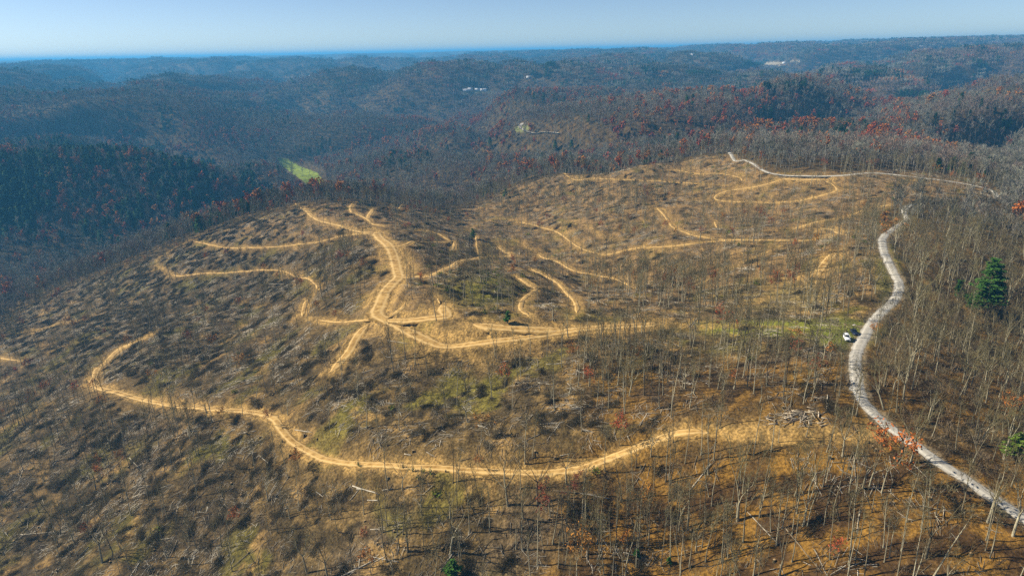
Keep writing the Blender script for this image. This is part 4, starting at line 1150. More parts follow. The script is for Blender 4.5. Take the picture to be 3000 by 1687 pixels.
NEAR = _collect_near()
fx, fy, fz, fvar, frot, fs, fbuilds = forest()
_fR = np.hypot(fx, fy)
_close = (_fR < 430) & (fvar < 10) & (fx > -100)
for a, b, c, v, s in zip(fx[_close], fy[_close], fz[_close], fvar[_close], fs[_close]):
    u = RNG.rand()
    kd = 'maple' if (v >= 7 and RNG.rand() < (0.3 if b < 300 else 0.06)) else ('oak' if u < 0.5 else 'fork' if u < 0.62 else 'pole' if u < 0.9 else 'sparse')
    NEAR.append((a, b, c, 17.5 * s * RNG.uniform(0.85, 1.1) * (0.75 if kd == 'maple' else 1), kd, RNG.randint(0, len(NEAR_KINDS[kd]))))
_k = ~_close
WOODLAND = (fx[_k], fy[_k], fz[_k], fvar[_k], frot[_k], fs[_k], fbuilds)

# ------------------------------------------------------------------ labels that single out one thing: what it looks like + where, from a landmark one can find
LANDMARKS = [
    (2480, 985, "the white parked car"), (2335, 1225, "the log heap"), (2575, 1268, "the track-and-gravel junction"), (2090, 1262, "the lower track's faint end"),
    (1860, 1312, "the lower track's rising stretch"), (1560, 1384, "the lower track's lowest dip"), (1260, 1368, "the trackside green saplings"), (960, 1348, "the lower track's flat stretch"),
    (808, 1232, "the lower track's elbow"), (520, 1190, "the lower track's far arm"), (268, 1124, "the lower track's hairpin"), (446, 980, "the lower track's dead end"),
    (1110, 930, "the haul track's fork"), (1290, 1012, "the haul track's elbow"), (1160, 800, "the haul track's wide middle"), (1080, 682, "the haul track's head"), (1640, 972, "the bright landing strip"), (1930, 948, "the landing strip's end"),
    (1410, 860, "the green knob"), (2630, 855, "the gravel road's crook"), (2586, 700, "the gravel road's crest"), (2507, 1090, "the gravel road's shaded straight"), (2700, 1315, "the gravel road's lower straight"), (2935, 1472, "the gravel road's lowest stretch"),
    (2880, 800, "the big dark pine"), (1692, 1620, "the red-orange maple"), (2250, 1500, "the long fallen trunk"), (150, 1400, "the mossy slope"), (600, 1450, "the brush-strewn slope"), (1070, 1440, "the pale log jumble"), (2970, 1300, "the bright green cedar"),
    (350, 760, "the wooded hill edge"), (620, 800, "the middle contour track"), (740, 722, "the upper contour track"), (1690, 720, "the third spur's bend"), (2330, 528, "the upper landing"), (1990, 668, "the third spur's steep track"), (1740, 522, "the track under the far crest"),
    (2300, 1620, "the shaded oak litter"), (1950, 1600, "the dark hollow"), (1450, 1600, "the striped shadows"), (1000, 1600, "the bushy foot of the slope"), (2700, 1100, "the roadside woods"), (2850, 980, "the dark wood floor"),
]
_LM = np.array([l[:2] for l in LANDMARKS], float)
ORD = ["nearest", "second nearest", "third nearest", "fourth nearest", "fifth nearest", "sixth nearest", "seventh nearest", "eighth nearest", "ninth nearest", "tenth nearest"]
SECT = ["right of", "above and right of", "above", "above and left of", "left of", "below and left of", "below", "below and right of"]
_used = {}
def make_labels(items):
    """items: (key, px, py, look). Returns {key: label}; counts outwards from each landmark among look-alikes"""
    bins = {}
    for key, px, py, look in items:
        d = np.hypot(_LM[:, 0] - px, (_LM[:, 1] - py) * 1.3)
        i = int(d.argmin())
        a = math.atan2(_LM[i, 1] - py, px - _LM[i, 0])
        s = int(round(a / (math.pi / 4))) % 8
        bins.setdefault((look, i, s), []).append((d[i], key))
    out = {}
    for (look, i, s), L in bins.items():
        L.sort(key=lambda t: t[0])
        for n, (d, key) in enumerate(L):
            o = ORD[n] if n < len(ORD) else ORD[-1]
            lab = "%s, %s %s %s" % (look, o, SECT[s], LANDMARKS[i][2]) if len(L) > 1 else "%s %s %s" % (look, SECT[s], LANDMARKS[i][2])
            out[key] = lab
    return out

def empty(name, loc, rot=(0, 0, 0), scale=1.0):
    o = bpy.data.objects.new(name, None); COL.objects.link(o)
    o.location = loc; o.rotation_euler = rot; o.scale = (scale,) * 3
    o.empty_display_size = 0.5
    return o

def tag(o, label, cat, group=None):
    o["label"] = label; o["category"] = cat
    if group: o["group"] = group
    return o

def place_trees():
    N = NEAR
    x = np.array([r[0] for r in N]); y = np.array([r[1] for r in N]); z = np.array([r[2] for r in N]); h = np.array([r[3] for r in N])
    kd = np.array([r[4] for r in N]); var = np.array([r[5] for r in N])
    D = np.sqrt(x ** 2 + y ** 2 + (z - CAMZ) ** 2)
    size = h / D
    vis = in_frame(x, y, z + h * 0.5, 10)
    maple = kd == 'maple'
    pick = np.zeros(len(N), bool)
    for m, cap in ((~maple, 296), (maple, 150)):
        i = np.where(m & vis)[0]
        pick[i[np.argsort(-size[i])][:cap]] = True
    lean = RNG.randn(len(N), 2) * np.where(RNG.rand(len(N)) < 0.12, 0.14, 0.04)[:, None]
    rz = RNG.rand(len(N)) * 6.283
    look = {'pole': "tall straight bare tree", 'sparse': "slender bare pole tree", 'oak': "spreading bare tree", 'fork': "forked bare tree", 'snag': "broken-topped bare tree", 'maple': "red-budding maple"}
    px, py, dep = project(np.stack([x, y, z], -1))
    labels = make_labels([(i, px[i], py[i], look[kd[i]]) for i in np.where(pick)[0]])
    proto = {}
    for i in np.where(pick)[0]:
        k = (kd[i], var[i])
        h0, T, C = NEAR_KINDS[kd[i]][var[i]]
        nm = 'budding_maple' if kd[i] == 'maple' else 'bare_tree'
        e = empty(nm, (x[i], y[i], z[i] - 0.1), (lean[i, 0], lean[i, 1], rz[i]), h[i] / h0)
        tag(e, labels[i], "tree", "red-budding maples" if kd[i] == 'maple' else "bare trees left standing")
        if k not in proto:
            t = T.build("trunk", [M_BARK], e)
            c = C.build("crown", [M_TWIG, M_RED], e)
            proto[k] = (t, c)
        else:
            for src in proto[k]:
                o = src.copy(); COL.objects.link(o); o.parent = e
    # the smaller rest, as one
    rest = np.where(~pick)[0]
    builds, index = [], {}
    for kk in NEAR_KINDS:
        for v, (h0, T, C) in enumerate(NEAR_KINDS[kk]):
            B = Build()
            V1, F1, m1 = T.data(); V2, F2, m2 = C.data()
            B.V = [V1, V2]; B.n = len(V1) + len(V2)
            for F, mi in ((F1, 0), (F2, None)):
                pass
            off = len(V1)
            q = 0
            for f in F1:
                (B.F4 if f.shape[1] == 4 else B.F3).append(f); (B.m4 if f.shape[1] == 4 else B.m3).extend([0] * len(f))
            for f in F2:
                mm = [1 + t for t in m2[q:q + len(f)]]; q += len(f)
                (B.F4 if f.shape[1] == 4 else B.F3).append(f + off); (B.m4 if f.shape[1] == 4 else B.m3).extend(mm)
            index[(kk, v)] = (len(builds), h0)
            builds.append((B, [M_BARK, M_TWIG, M_RED]))
    vi = [index[(kd[i], var[i])][0] for i in rest]
    sc = [h[i] / index[(kd[i], var[i])][1] for i in rest]
    scatter("standing_trees", np.stack([x[rest], y[rest], z[rest] - 0.1], 1), vi, np.column_stack([lean[rest], rz[rest]]), sc, builds,
            "thin leafless trees left standing over the cut slopes, farther off")
    print("tree things", pick.sum(), "maples", (pick & maple).sum())
place_trees()
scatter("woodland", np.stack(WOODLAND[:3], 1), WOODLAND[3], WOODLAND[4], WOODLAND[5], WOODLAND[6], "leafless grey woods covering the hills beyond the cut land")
far_stands()
# ------------------------------------------------------------------ what the loggers left: brush heaps, fallen logs, stumps, sticks, saplings
def slope_frames(x, y, yaw):
    """rotation matrices that lie on the slope with local x turned to yaw (plan)"""
    e = 1.5
    gx = (height(x + e, y) - height(x - e, y)) / (2 * e); gy = (height(x, y + e) - height(x, y - e)) / (2 * e)
    n = np.stack([-gx, -gy, np.ones_like(gx)], 1); n /= np.linalg.norm(n, axis=1)[:, None]
    t = np.stack([np.cos(yaw), np.sin(yaw), gx * np.cos(yaw) + gy * np.sin(yaw)], 1); t /= np.linalg.norm(t, axis=1)[:, None]
    b = np.cross(n, t)
    return np.stack([t, b, n], 2), gx, gy

def euler_of(M):
    sy = np.sqrt(M[:, 0, 0] ** 2 + M[:, 1, 0] ** 2)
    return np.stack([np.arctan2(M[:, 2, 1], M[:, 2, 2]), np.arctan2(-M[:, 2, 0], sy), np.arctan2(M[:, 1, 0], M[:, 0, 0])], 1)

def brush_density(x, y, px, py):
    d = np.full(px.shape, 0.38)
    for cx, cy, rx, ry, a in ((520, 790, 380, 110, 1.6), (330, 980, 330, 90, 1.0), (700, 700, 160, 30, 1.2), (480, 1420, 480, 260, 0.8), (1250, 760, 170, 70, 0.9), (1560, 860, 130, 60, 1.0),
                              (1100, 600, 130, 40, 1.3), (1250, 1150, 330, 70, 0.6), (1650, 1230, 350, 60, 0.5), (1230, 1430, 250, 60, 0.7), (1750, 530, 250, 22, 0.9), (2250, 570, 160, 25, 0.7), (980, 1080, 160, 90, 1.2), (760, 640, 140, 40, 1.0), (500, 1060, 200, 60, 0.9)):
        d += a * gauss(px, py, cx, cy, rx, ry)
    d *= 1 - 0.8 * sstep(1750, 2000, px) * sstep(1280, 1350, py)
    d *= 1 - 0.6 * sstep(2000, 2200, px) * (py < 1280)
    d *= 1 - 0.5 * sstep(1350, 1500, px) * (py < 850)
    return d * (0.4 + 1.1 * sstep(0.0, 0.6, fbm(x / 16 + 4, y / 16 + 4, 2)))

def rest_on(x, y, d=1.5): return clear_of_roads(x, y, d)

M_PALELOG = tint_mat("pale_log_bark", [(0.42, 0.35, 0.25), (0.30, 0.25, 0.17), (0.52, 0.44, 0.32), (0.16, 0.12, 0.08)])
def debris():
    # --- brush heaps
    kinds = [brush_mesh(700 + k, L=RNG.uniform(4.5, 8.5), n=int(RNG.uniform(130, 210))) for k in range(8)]
    x, y = jitter_grid(85, 720, 3.9)
    c = is_cut(x, y); x, y = x[c], y[c]
    z = height(x, y); px, py, dep = project(np.stack([x, y, z], -1))
    k = (RNG.rand(len(x)) < 0.52 * brush_density(x, y, px, py)) & rest_on(x, y, 3.0)
    x, y, z, px, py = x[k], y[k], z[k], px[k], py[k]
    M, gx, gy = slope_frames(x, y, np.zeros(len(x)))
    fall = np.arctan2(-gy, -gx)
    yaw = fall + RNG.randn(len(x)) * 0.8 + np.where(RNG.rand(len(x)) < 0.5, np.pi, 0)
    M, _, _ = slope_frames(x, y, yaw)
    eu = euler_of(M)
    var = RNG.randint(0, 8, len(x)); sc = RNG.uniform(0.32, 0.85, len(x))
    D = np.hypot(x, y)
    big = np.argsort(-(sc / D) * in_frame(x, y, z))[:150]
    pick = np.zeros(len(x), bool); pick[big] = True
    lab = make_labels([(i, px[i], py[i], "dark tangled brush heap") for i in big])
    proto = {}
    for i in big:
        e = empty("brush_heap", (x[i], y[i], z[i] - 0.05), tuple(eu[i]), sc[i])
        tag(e, lab[i], "brush heap", "felled treetops lying in heaps")
        if var[i] not in proto:
            o = kinds[var[i]].build("branches", [M_BRUSH], e); o["kind"] = "stuff"; proto[var[i]] = o
        else:
            o = proto[var[i]].copy(); COL.objects.link(o); o.parent = e
    r = ~pick
    scatter("logging_brush", np.stack([x[r], y[r], z[r] - 0.05], 1), var[r], eu[r], sc[r], [(b, [M_BRUSH]) for b in kinds], "smaller heaps of dark brush strewn over the cut slopes")
    # --- loose sticks
    sk = [stick_mesh(760 + k) for k in range(5)]
    x, y = jitter_grid(85, 640, 4.6)
    c = is_cut(x, y) & rest_on(x, y, 4.0); x, y = x[c], y[c]
    z = height(x, y); px, py, dep = project(np.stack([x, y, z], -1))
    k = RNG.rand(len(x)) < np.clip(0.25 + 0.5 * brush_density(x, y, px, py), 0, 0.95)
    x, y, z = x[k], y[k], z[k]
    M, gx, gy = slope_frames(x, y, np.zeros(len(x)))
    M, _, _ = slope_frames(x, y, np.arctan2(-gy, -gx) + RNG.randn(len(x)) * 0.6)
    scatter("loose_sticks", np.stack([x, y, z], 1), RNG.randint(0, 5, len(x)), euler_of(M), RNG.uniform(0.6, 1.1, len(x)), [(b, [M_DEADWOOD]) for b in sk], "loose pale sticks and slash littering the cut ground")
    # --- saplings and scrub
    sh = [shrub_mesh(780 + k, h=RNG.uniform(1.8, 4.2)) for k in range(5)] + [shrub_mesh(790 + k, 1.6, 20, 90) for k in range(2)]
    x, y = jitter_grid(85, 760, 3.6)
    c = is_cut(x, y) & clear_of_roads(x, y, 1.0); x, y = x[c], y[c]
    z = height(x, y); px, py, dep = project(np.stack([x, y, z], -1))
    p = 0.14 + 0.5 * sstep(-0.05, 0.6, fbm(x / 30 + 14, y / 30, 2)) + 0.18 * (py < 820)
    p *= 1 - 0.6 * sstep(2000, 2200, px) * sstep(1280, 1350, py)
    k = RNG.rand(len(x)) < p
    x, y, z, px, py = x[k], y[k], z[k], px[k], py[k]
    g = gauss(px, py, 1400, 840, 130, 70) + 0.5 * gauss(px, py, 1240, 1400, 60, 40) + 0.3 * gauss(px, py, 2590, 830, 60, 80)
    v = np.where(RNG.rand(len(x)) < 0.03 + 0.5 * g, 5 + RNG.randint(0, 2, len(x)), RNG.randint(0, 5, len(x)))
    scatter("undergrowth", np.stack([x, y, z], 1), v, np.stack([RNG.randn(len(x)) * 0.1, RNG.randn(len(x)) * 0.1, RNG.rand(len(x)) * 6.28], 1), RNG.uniform(0.5, 1.2, len(x)),
            [(b, [M_SHRUB, M_SAPL]) for b in sh], "thin bare saplings and scrub over the cut ground")
    # --- woods understorey right of the gravel road
    x, y = jitter_grid(110, 430, 3.4)
    c = ~is_cut(x, y) & clear_of_roads(x, y, 1.5) & (x > 40); x, y = x[c], y[c]
    k = RNG.rand(len(x)) < 0.5; x, y = x[k], y[k]; z = height(x, y)
    scatter("understorey", np.stack([x, y, z], 1), RNG.randint(0, 5, len(x)), np.stack([RNG.randn(len(x)) * 0.1, RNG.randn(len(x)) * 0.1, RNG.rand(len(x)) * 6.28], 1), RNG.uniform(0.7, 1.7, len(x)),
            [(b, [M_SHRUB, M_SAPL]) for b in sh[:5]], "bare understorey brush beneath the woods right of the road")
    # --- fallen logs: traced ones first (two ends, thickness)
    TL = [(1033, 1424, 1112, 1449, .42), (1045, 1432, 1098, 1440, .3), (1120, 1437, 1153, 1432, .35), (1620, 1437, 1800, 1455, .36), (1700, 1445, 1790, 1462, .3), (388, 1457, 505, 1418, .36), (380, 1342, 420, 1385, .32),
          (2188, 1498, 2280, 1592, .34), (2300, 1545, 2410, 1680, .34), (2385, 1610, 2425, 1690, .36), (1110, 1545, 1165, 1542, .25), (1085, 1552, 1160, 1550, .28), (1105, 1522, 1200, 1533, .28), (1000, 1690, 1100, 1640, .45), (925, 1440, 948, 1457, .3),
          (240, 1485, 310, 1465, .3), (60, 1565, 180, 1555, .25), (540, 1265, 600, 1260, .25), (715, 1268, 750, 1262, .35), (865, 1260, 915, 1268, .32), (760, 1335, 800, 1368, .35), (735, 1620, 800, 1572, .25), (470, 1580, 510, 1575, .3), (300, 1395, 380, 1330, .28),
          (220, 1395, 310, 1325, .26), (1250, 1325, 1276, 1340, .32), (1340, 1312, 1364, 1327, .3), (1185, 1330, 1205, 1334, .3), (1350, 1350, 1376, 1342, .3), (1520, 1350, 1548, 1350, .4), (1400, 1247, 1430, 1256, .35), (1580, 1243, 1650, 1238, .3), (1590, 1250, 1640, 1252, .3),
          (1660, 1245, 1700, 1270, .3), (1700, 1258, 1730, 1262, .3), (1640, 1335, 1680, 1328, .3), (890, 1040, 905, 1050, .3), (880, 1040, 930, 1046, .25), (770, 1072, 800, 1065, .3), (780, 830, 850, 832, .3), (505, 1168 - 100, 520, 1090, .3), (120, 1090, 135, 1070, .3), (1135, 997, 1195, 1008, .3), (1720, 1030, 1750, 1010, .25),
          (2320, 800, 2362, 796, .4), (2280, 812, 2310, 808, .4), (2000, 900 - 150, 2060, 748, .35), (2020, 770, 2010, 790, .35), (1640, 810, 1660, 818, .4), (1420, 1600, 1470, 1606, .3), (2010, 1392, 2110, 1430, .25), (2480, 1350, 2520, 1345, .4), (2440, 1356, 2560, 1354, .2)]
    A, _ = raycast([t[0] for t in TL], [t[1] for t in TL], height); B_, _ = raycast([t[2] for t in TL], [t[3] for t in TL], height)
    logs = [(a[0], a[1], b[0], b[1], t[4] / 2) for a, b, t in zip(A, B_, TL) if np.hypot(*(a - b)[:2]) < 40]
    x, y = jitter_grid(95, 420, 6.0)
    c = is_cut(x, y) & rest_on(x, y, 4.5); x, y = x[c], y[c]
    z = height(x, y); px, py, dep = project(np.stack([x, y, z], -1))
    k = (RNG.rand(len(x)) < 0.22 * np.clip(brush_density(x, y, px, py) + 0.25, 0, 1)) & in_frame(x, y, z)
    x, y = x[k], y[k]
    _, gx, gy = slope_frames(x, y, np.zeros(len(x)))
    yaw = np.arctan2(-gy, -gx) + RNG.randn(len(x)) * 0.7; L = RNG.uniform(3, 10, len(x))
    o = np.argsort(np.hypot(x, y))[:190]
    logs += [(x[i], y[i], x[i] + L[i] * math.cos(yaw[i]), y[i] + L[i] * math.sin(yaw[i]), RNG.uniform(0.10, 0.19)) for i in o]
    mid = np.array([((a + c) / 2, (b + d) / 2) for a, b, c, d, r in logs]); mz = height(mid[:, 0], mid[:, 1])
    px, py, dep = project(np.column_stack([mid, mz]))
    lk = ["long pale fallen trunk" if math.hypot(l[2] - l[0], l[3] - l[1]) > 8 else ("thick short pale log" if l[4] > 0.16 else "weathered fallen log") for l in logs]
    lab = make_labels([(i, px[i], py[i], lk[i]) for i in range(len(logs))])
    for i, (x0, y0, x1, y1, r) in enumerate(logs):
        n = 6
        xs, ys = np.linspace(x0, x1, n), np.linspace(y0, y1, n)
        zs = height(xs, ys); zs = np.polyval(np.polyfit(np.linspace(0, 1, n), zs, 1), np.linspace(0, 1, n)); zs += max(0.0, float((height(xs, ys) - zs).max()) * 0.5) + r * 0.85
        P = np.stack([xs - mid[i, 0], ys - mid[i, 1], zs - mz[i]], 1)
        P[1:-1] += RNG.randn(n - 2, 3) * [0.05, 0.05, 0.03]
        B = Build(); B.tube(P, np.linspace(r, r * 0.6, n), 7, 0, cap=1)
        if r > 0.12:
            for q in range(2):
                j = RNG.randint(2, 5); B.tube([P[j], P[j] + RNG.randn(3) * [0.9, 0.9, 0.2] + [0, 0, 0.4]], [r * 0.4, r * 0.15], 4)
        ob = B.build("fallen_log", [M_DEADWOOD, M_CUT])
        ob.location = (mid[i, 0], mid[i, 1], mz[i])
        tag(ob, lab[i], "log", "fallen logs")
    # --- stumps
    x, y = jitter_grid(95, 380, 9.0)
    c = is_cut(x, y) & rest_on(x, y, 2.5); x, y = x[c], y[c]; z = height(x, y)
    k = (RNG.rand(len(x)) < 0.22) & in_frame(x, y, z); x, y, z = x[k], y[k], z[k]
    TS = [(2430, 1345, 1.2), (827, 1294, .9), (849, 1336, 1.1), (725, 1275, 1.6), (965, 1509, .9), (892, 1278, 1.3), (930, 1290, 1.1), (345, 1154, .9), (1306, 1382, .8), (1106, 1594, .6), (800, 1080, .7), (2545, 1300, 1.2), (2556, 1312, .8)]
    A, _ = raycast([t[0] for t in TS], [t[1] for t in TS], height)
    x = np.append(A[:, 0], x); y = np.append(A[:, 1], y); z = np.append(A[:, 2], z); hh = np.append([t[2] for t in TS], RNG.uniform(0.4, 0.9, len(k.nonzero()[0])))
    o = np.argsort(np.hypot(x, y))[:110]
    px, py, dep = project(np.stack([x, y, z], -1))
    lab = make_labels([(i, px[i], py[i], "sawn-off tree stump" if hh[i] < 0.7 else "tall dark tree stump") for i in o])
    proto = []
    for i in o:
        e = empty("tree_stump", (x[i], y[i], z[i] - 0.05), (RNG.randn() * 0.08, RNG.randn() * 0.08, RNG.rand() * 6.28), 1.0)
        e.scale = (1, 1, hh[i] / 0.7) if hh[i] > 0.7 else (1, 1, 1)
        tag(e, lab[i], "stump", "tree stumps")
        if len(proto) < 3:
            r = RNG.uniform(0.24, 0.34); B = Build(); a = np.arange(10) * 0.6283
            B.tube([(0, 0, -0.3), (0, 0, 0.05), (0, 0, 0.3), (0.01, 0, 0.70)], [r * 1.7, r * 1.35, r * 1.05, r], 10)
            b = B.build("stump_bole", [M_BRUSH], e)
            B = Build(); B.V = [np.vstack([np.stack([np.cos(a) * r, np.sin(a) * r, np.full(10, 0.703)], 1), [[0, 0, 0.74]]])]; B.n = 11
            B.F3 = [np.stack([np.arange(10), (np.arange(10) + 1) % 10, np.full(10, 10)], 1)]; B.m3 = [0] * 10
            t = B.build("cut_face", [M_CUT], e); proto.append((b, t))
        else:
            for s in proto[RNG.randint(0, 3)]:
                ob = s.copy(); COL.objects.link(ob); ob.parent = e
    # --- the log heap on the landing by the gravel road
    (c0, ), _ = raycast([2338], [1224], height)
    for k in range(90):
        q = RNG.randn(2) * [4.4, 1.9]
        if abs(q[0]) > 9 or abs(q[1]) > 4: q *= 0.5
        a = RNG.uniform(-0.5, 0.5) + (0.9 if RNG.rand() < 0.3 else 0); L = RNG.uniform(1.2, 5.0); r = RNG.uniform(0.06, 0.19)
        X, Y = c0[0] + q[0], c0[1] + q[1]
        zz = float(height(np.array([X]), np.array([Y]))[0]) + r + 1.3 * RNG.rand() * math.exp(-(q[0] / 5) ** 2 - (q[1] / 2.2) ** 2)
        B = Build(); d = np.array([math.cos(a), math.sin(a), RNG.randn() * 0.16]) * L / 2
        B.tube([-d, RNG.randn(3) * 0.05, d], [r, r * 0.95, r * 0.8], 8, 0, cap=1)
        ob = B.build("heaped_log", [M_PALELOG, M_CUT]); ob.location = (X, Y, zz)
        tag(ob, "weathered grey log in the jumbled heap on the bare patch beside the gravel road", "log", "logs in the heap beside the gravel road")
debris()
# ------------------------------------------------------------------ evergreens that stand out one by one
def evergreens():
    E = [(2884, 915, 756, 'pine', "big dark green pine rising out of the grey woods behind the gravel road", 0.36),
         (2862, 925, 835, 'pine', "pine with pale lower boughs close beside the big dark pine on its left", 0.40),
         (2908, 915, 812, 'pine', "half hidden pine pressed against the big dark pine on its right", 0.34),
         (2806, 880, 818, 'pine', "small green pine left of the big dark pine", 0.28),
         (2965, 1350, 1262, 'cedar', "bright yellow-green cedar at the edge of the woods, beside the gravel road", 0.42),
         (1482, 582, 551, 'cedar', "small dark conifer alone in the hollow below the far crest", 0.3),
         (1386, 702, 668, 'cedar', "light green conifer in the hollow behind the haul track", 0.3),
         (1487, 948, 908, 'cedar', "slim green conifer on the near side of the green knob", 0.25),
         (1328, 1690, 1638, 'cedar', "dark green young conifer among striped shadows at the foot of the slope", 0.4),
         (1865, 1632, 1606, 'cedar', "low dark green conifer in the shaded hollow", 0.4),
         (1960, 1652, 1632, 'cedar', "low green conifer right of the broken dead trunk", 0.35),
         (1052, 1366, 1346, 'sapling', "small green sapling farthest left on the lower dirt track's edge", 0.4),
         (1180, 1372, 1354, 'sapling', "short green sapling on the dirt track's edge beside three others", 0.4),
         (1208, 1380, 1357, 'sapling', "second green sapling from the left in the clump below the dirt track", 0.4),
         (1236, 1386, 1360, 'sapling', "tallest green sapling in the clump below the dirt track", 0.45),
         (1262, 1390, 1364, 'sapling', "green sapling at the right end of the clump below the dirt track", 0.4),
         (1225, 1404, 1380, 'sapling', "green sapling lowest down the bank of the clump below the dirt track", 0.4)]
    P, _ = raycast([e[0] for e in E], [e[1] for e in E], height)
    for n, ((bx, by, ty, kd, lab, sp), p) in enumerate(zip(E, P)):
        h = 1.5
        while h < 28 and project(p + np.array([0, 0, h]))[1] > ty: h += 0.3
        h = max(h, 1.5)
        T, C = pine_mesh(400 + n, max(h, 5.0), sp, kd == 'pine', 0.35 if kd == 'sapling' else (0.7 if kd == 'cedar' else 1.1))
        e = empty({'pine': "pine_tree", 'cedar': "conifer", 'sapling': "green_sapling"}[kd], tuple(p - np.array([0, 0, 0.1])), (0, 0, n * 1.3), h / max(h, 5.0))
        tag(e, lab, "tree", "green saplings" if kd == 'sapling' else "evergreens")
        if kd == 'sapling':
            T.build("trunk", [M_BARK], e)
            C = shrub_mesh(430 + n, 4.6, 10, 110); C.build("crown", [M_SHRUB, M_SAPL], e)
            continue
        T.build("trunk", [M_BARK], e)
        C.build("crown", [M_SAPL if n == 4 else M_PINE], e)
evergreens()

# ------------------------------------------------------------------ parked cars
def paint(name, col, rough=0.3, metal=0.0):
    mt, nt, b = new_mat(name)
    b.inputs["Base Color"].default_value = (*col, 1); b.inputs["Roughness"].default_value = rough
    b.inputs["Specular IOR Level"].default_value = 0.5; b.inputs["Metallic"].default_value = metal
    tc = nt.nodes.new("ShaderNodeTexCoord"); nz = nt.nodes.new("ShaderNodeTexNoise"); nz.inputs["Scale"].default_value = 3
    mr = nt.nodes.new("ShaderNodeMapRange"); mr.inputs["To Min"].default_value = rough * 0.8; mr.inputs["To Max"].default_value = rough * 1.4
    nt.links.new(tc.outputs["Object"], nz.inputs["Vector"]); nt.links.new(nz.outputs["Fac"], mr.inputs["Value"]); nt.links.new(mr.outputs[0], b.inputs["Roughness"])
    return mt
M_WHITE = paint("white_car_paint", (0.80, 0.81, 0.82)); M_NAVY = paint("dark_blue_car_paint", (0.012, 0.018, 0.04), 0.2)
M_GLASS = paint("car_glass", (0.015, 0.02, 0.025), 0.08); M_TYRE = paint("tyre_rubber", (0.02, 0.02, 0.02), 0.8); M_RIM = paint("wheel_rim", (0.5, 0.5, 0.52), 0.3, 0.8)
M_LAMP = paint("lamp_lens", (0.75, 0.76, 0.78), 0.12); M_RLAMP = paint("tail_lamp_lens", (0.4, 0.02, 0.02), 0.15); M_TRIM = paint("black_trim", (0.025, 0.025, 0.025), 0.5)

def loft(rows):
    """rows of equal length cross-sections -> verts, quads"""
    V = np.array(rows, float); n, m_, _ = V.shape
    i, j = np.meshgrid(np.arange(n - 1), np.arange(m_), indexing='ij')
    a = i * m_ + j; b = i * m_ + (j + 1) % m_
    F = [np.stack([a, b, b + m_, a + m_], -1).reshape(-1, 4)]
    caps = [np.arange(m_)[::-1][None], (np.arange(m_) + (n - 1) * m_)[None]]
    return V.reshape(-1, 3), F + caps

def boxm(x0, x1, y0, y1, z0, z1):
    V = np.array([(x, y, z) for z in (z0, z1) for y in (y0, y1) for x in (x0, x1)], float)
    F = np.array([(0, 2, 3, 1), (4, 5, 7, 6), (0, 1, 5, 4), (2, 6, 7, 3), (0, 4, 6, 2), (1, 3, 7, 5)])
    return V, [F]

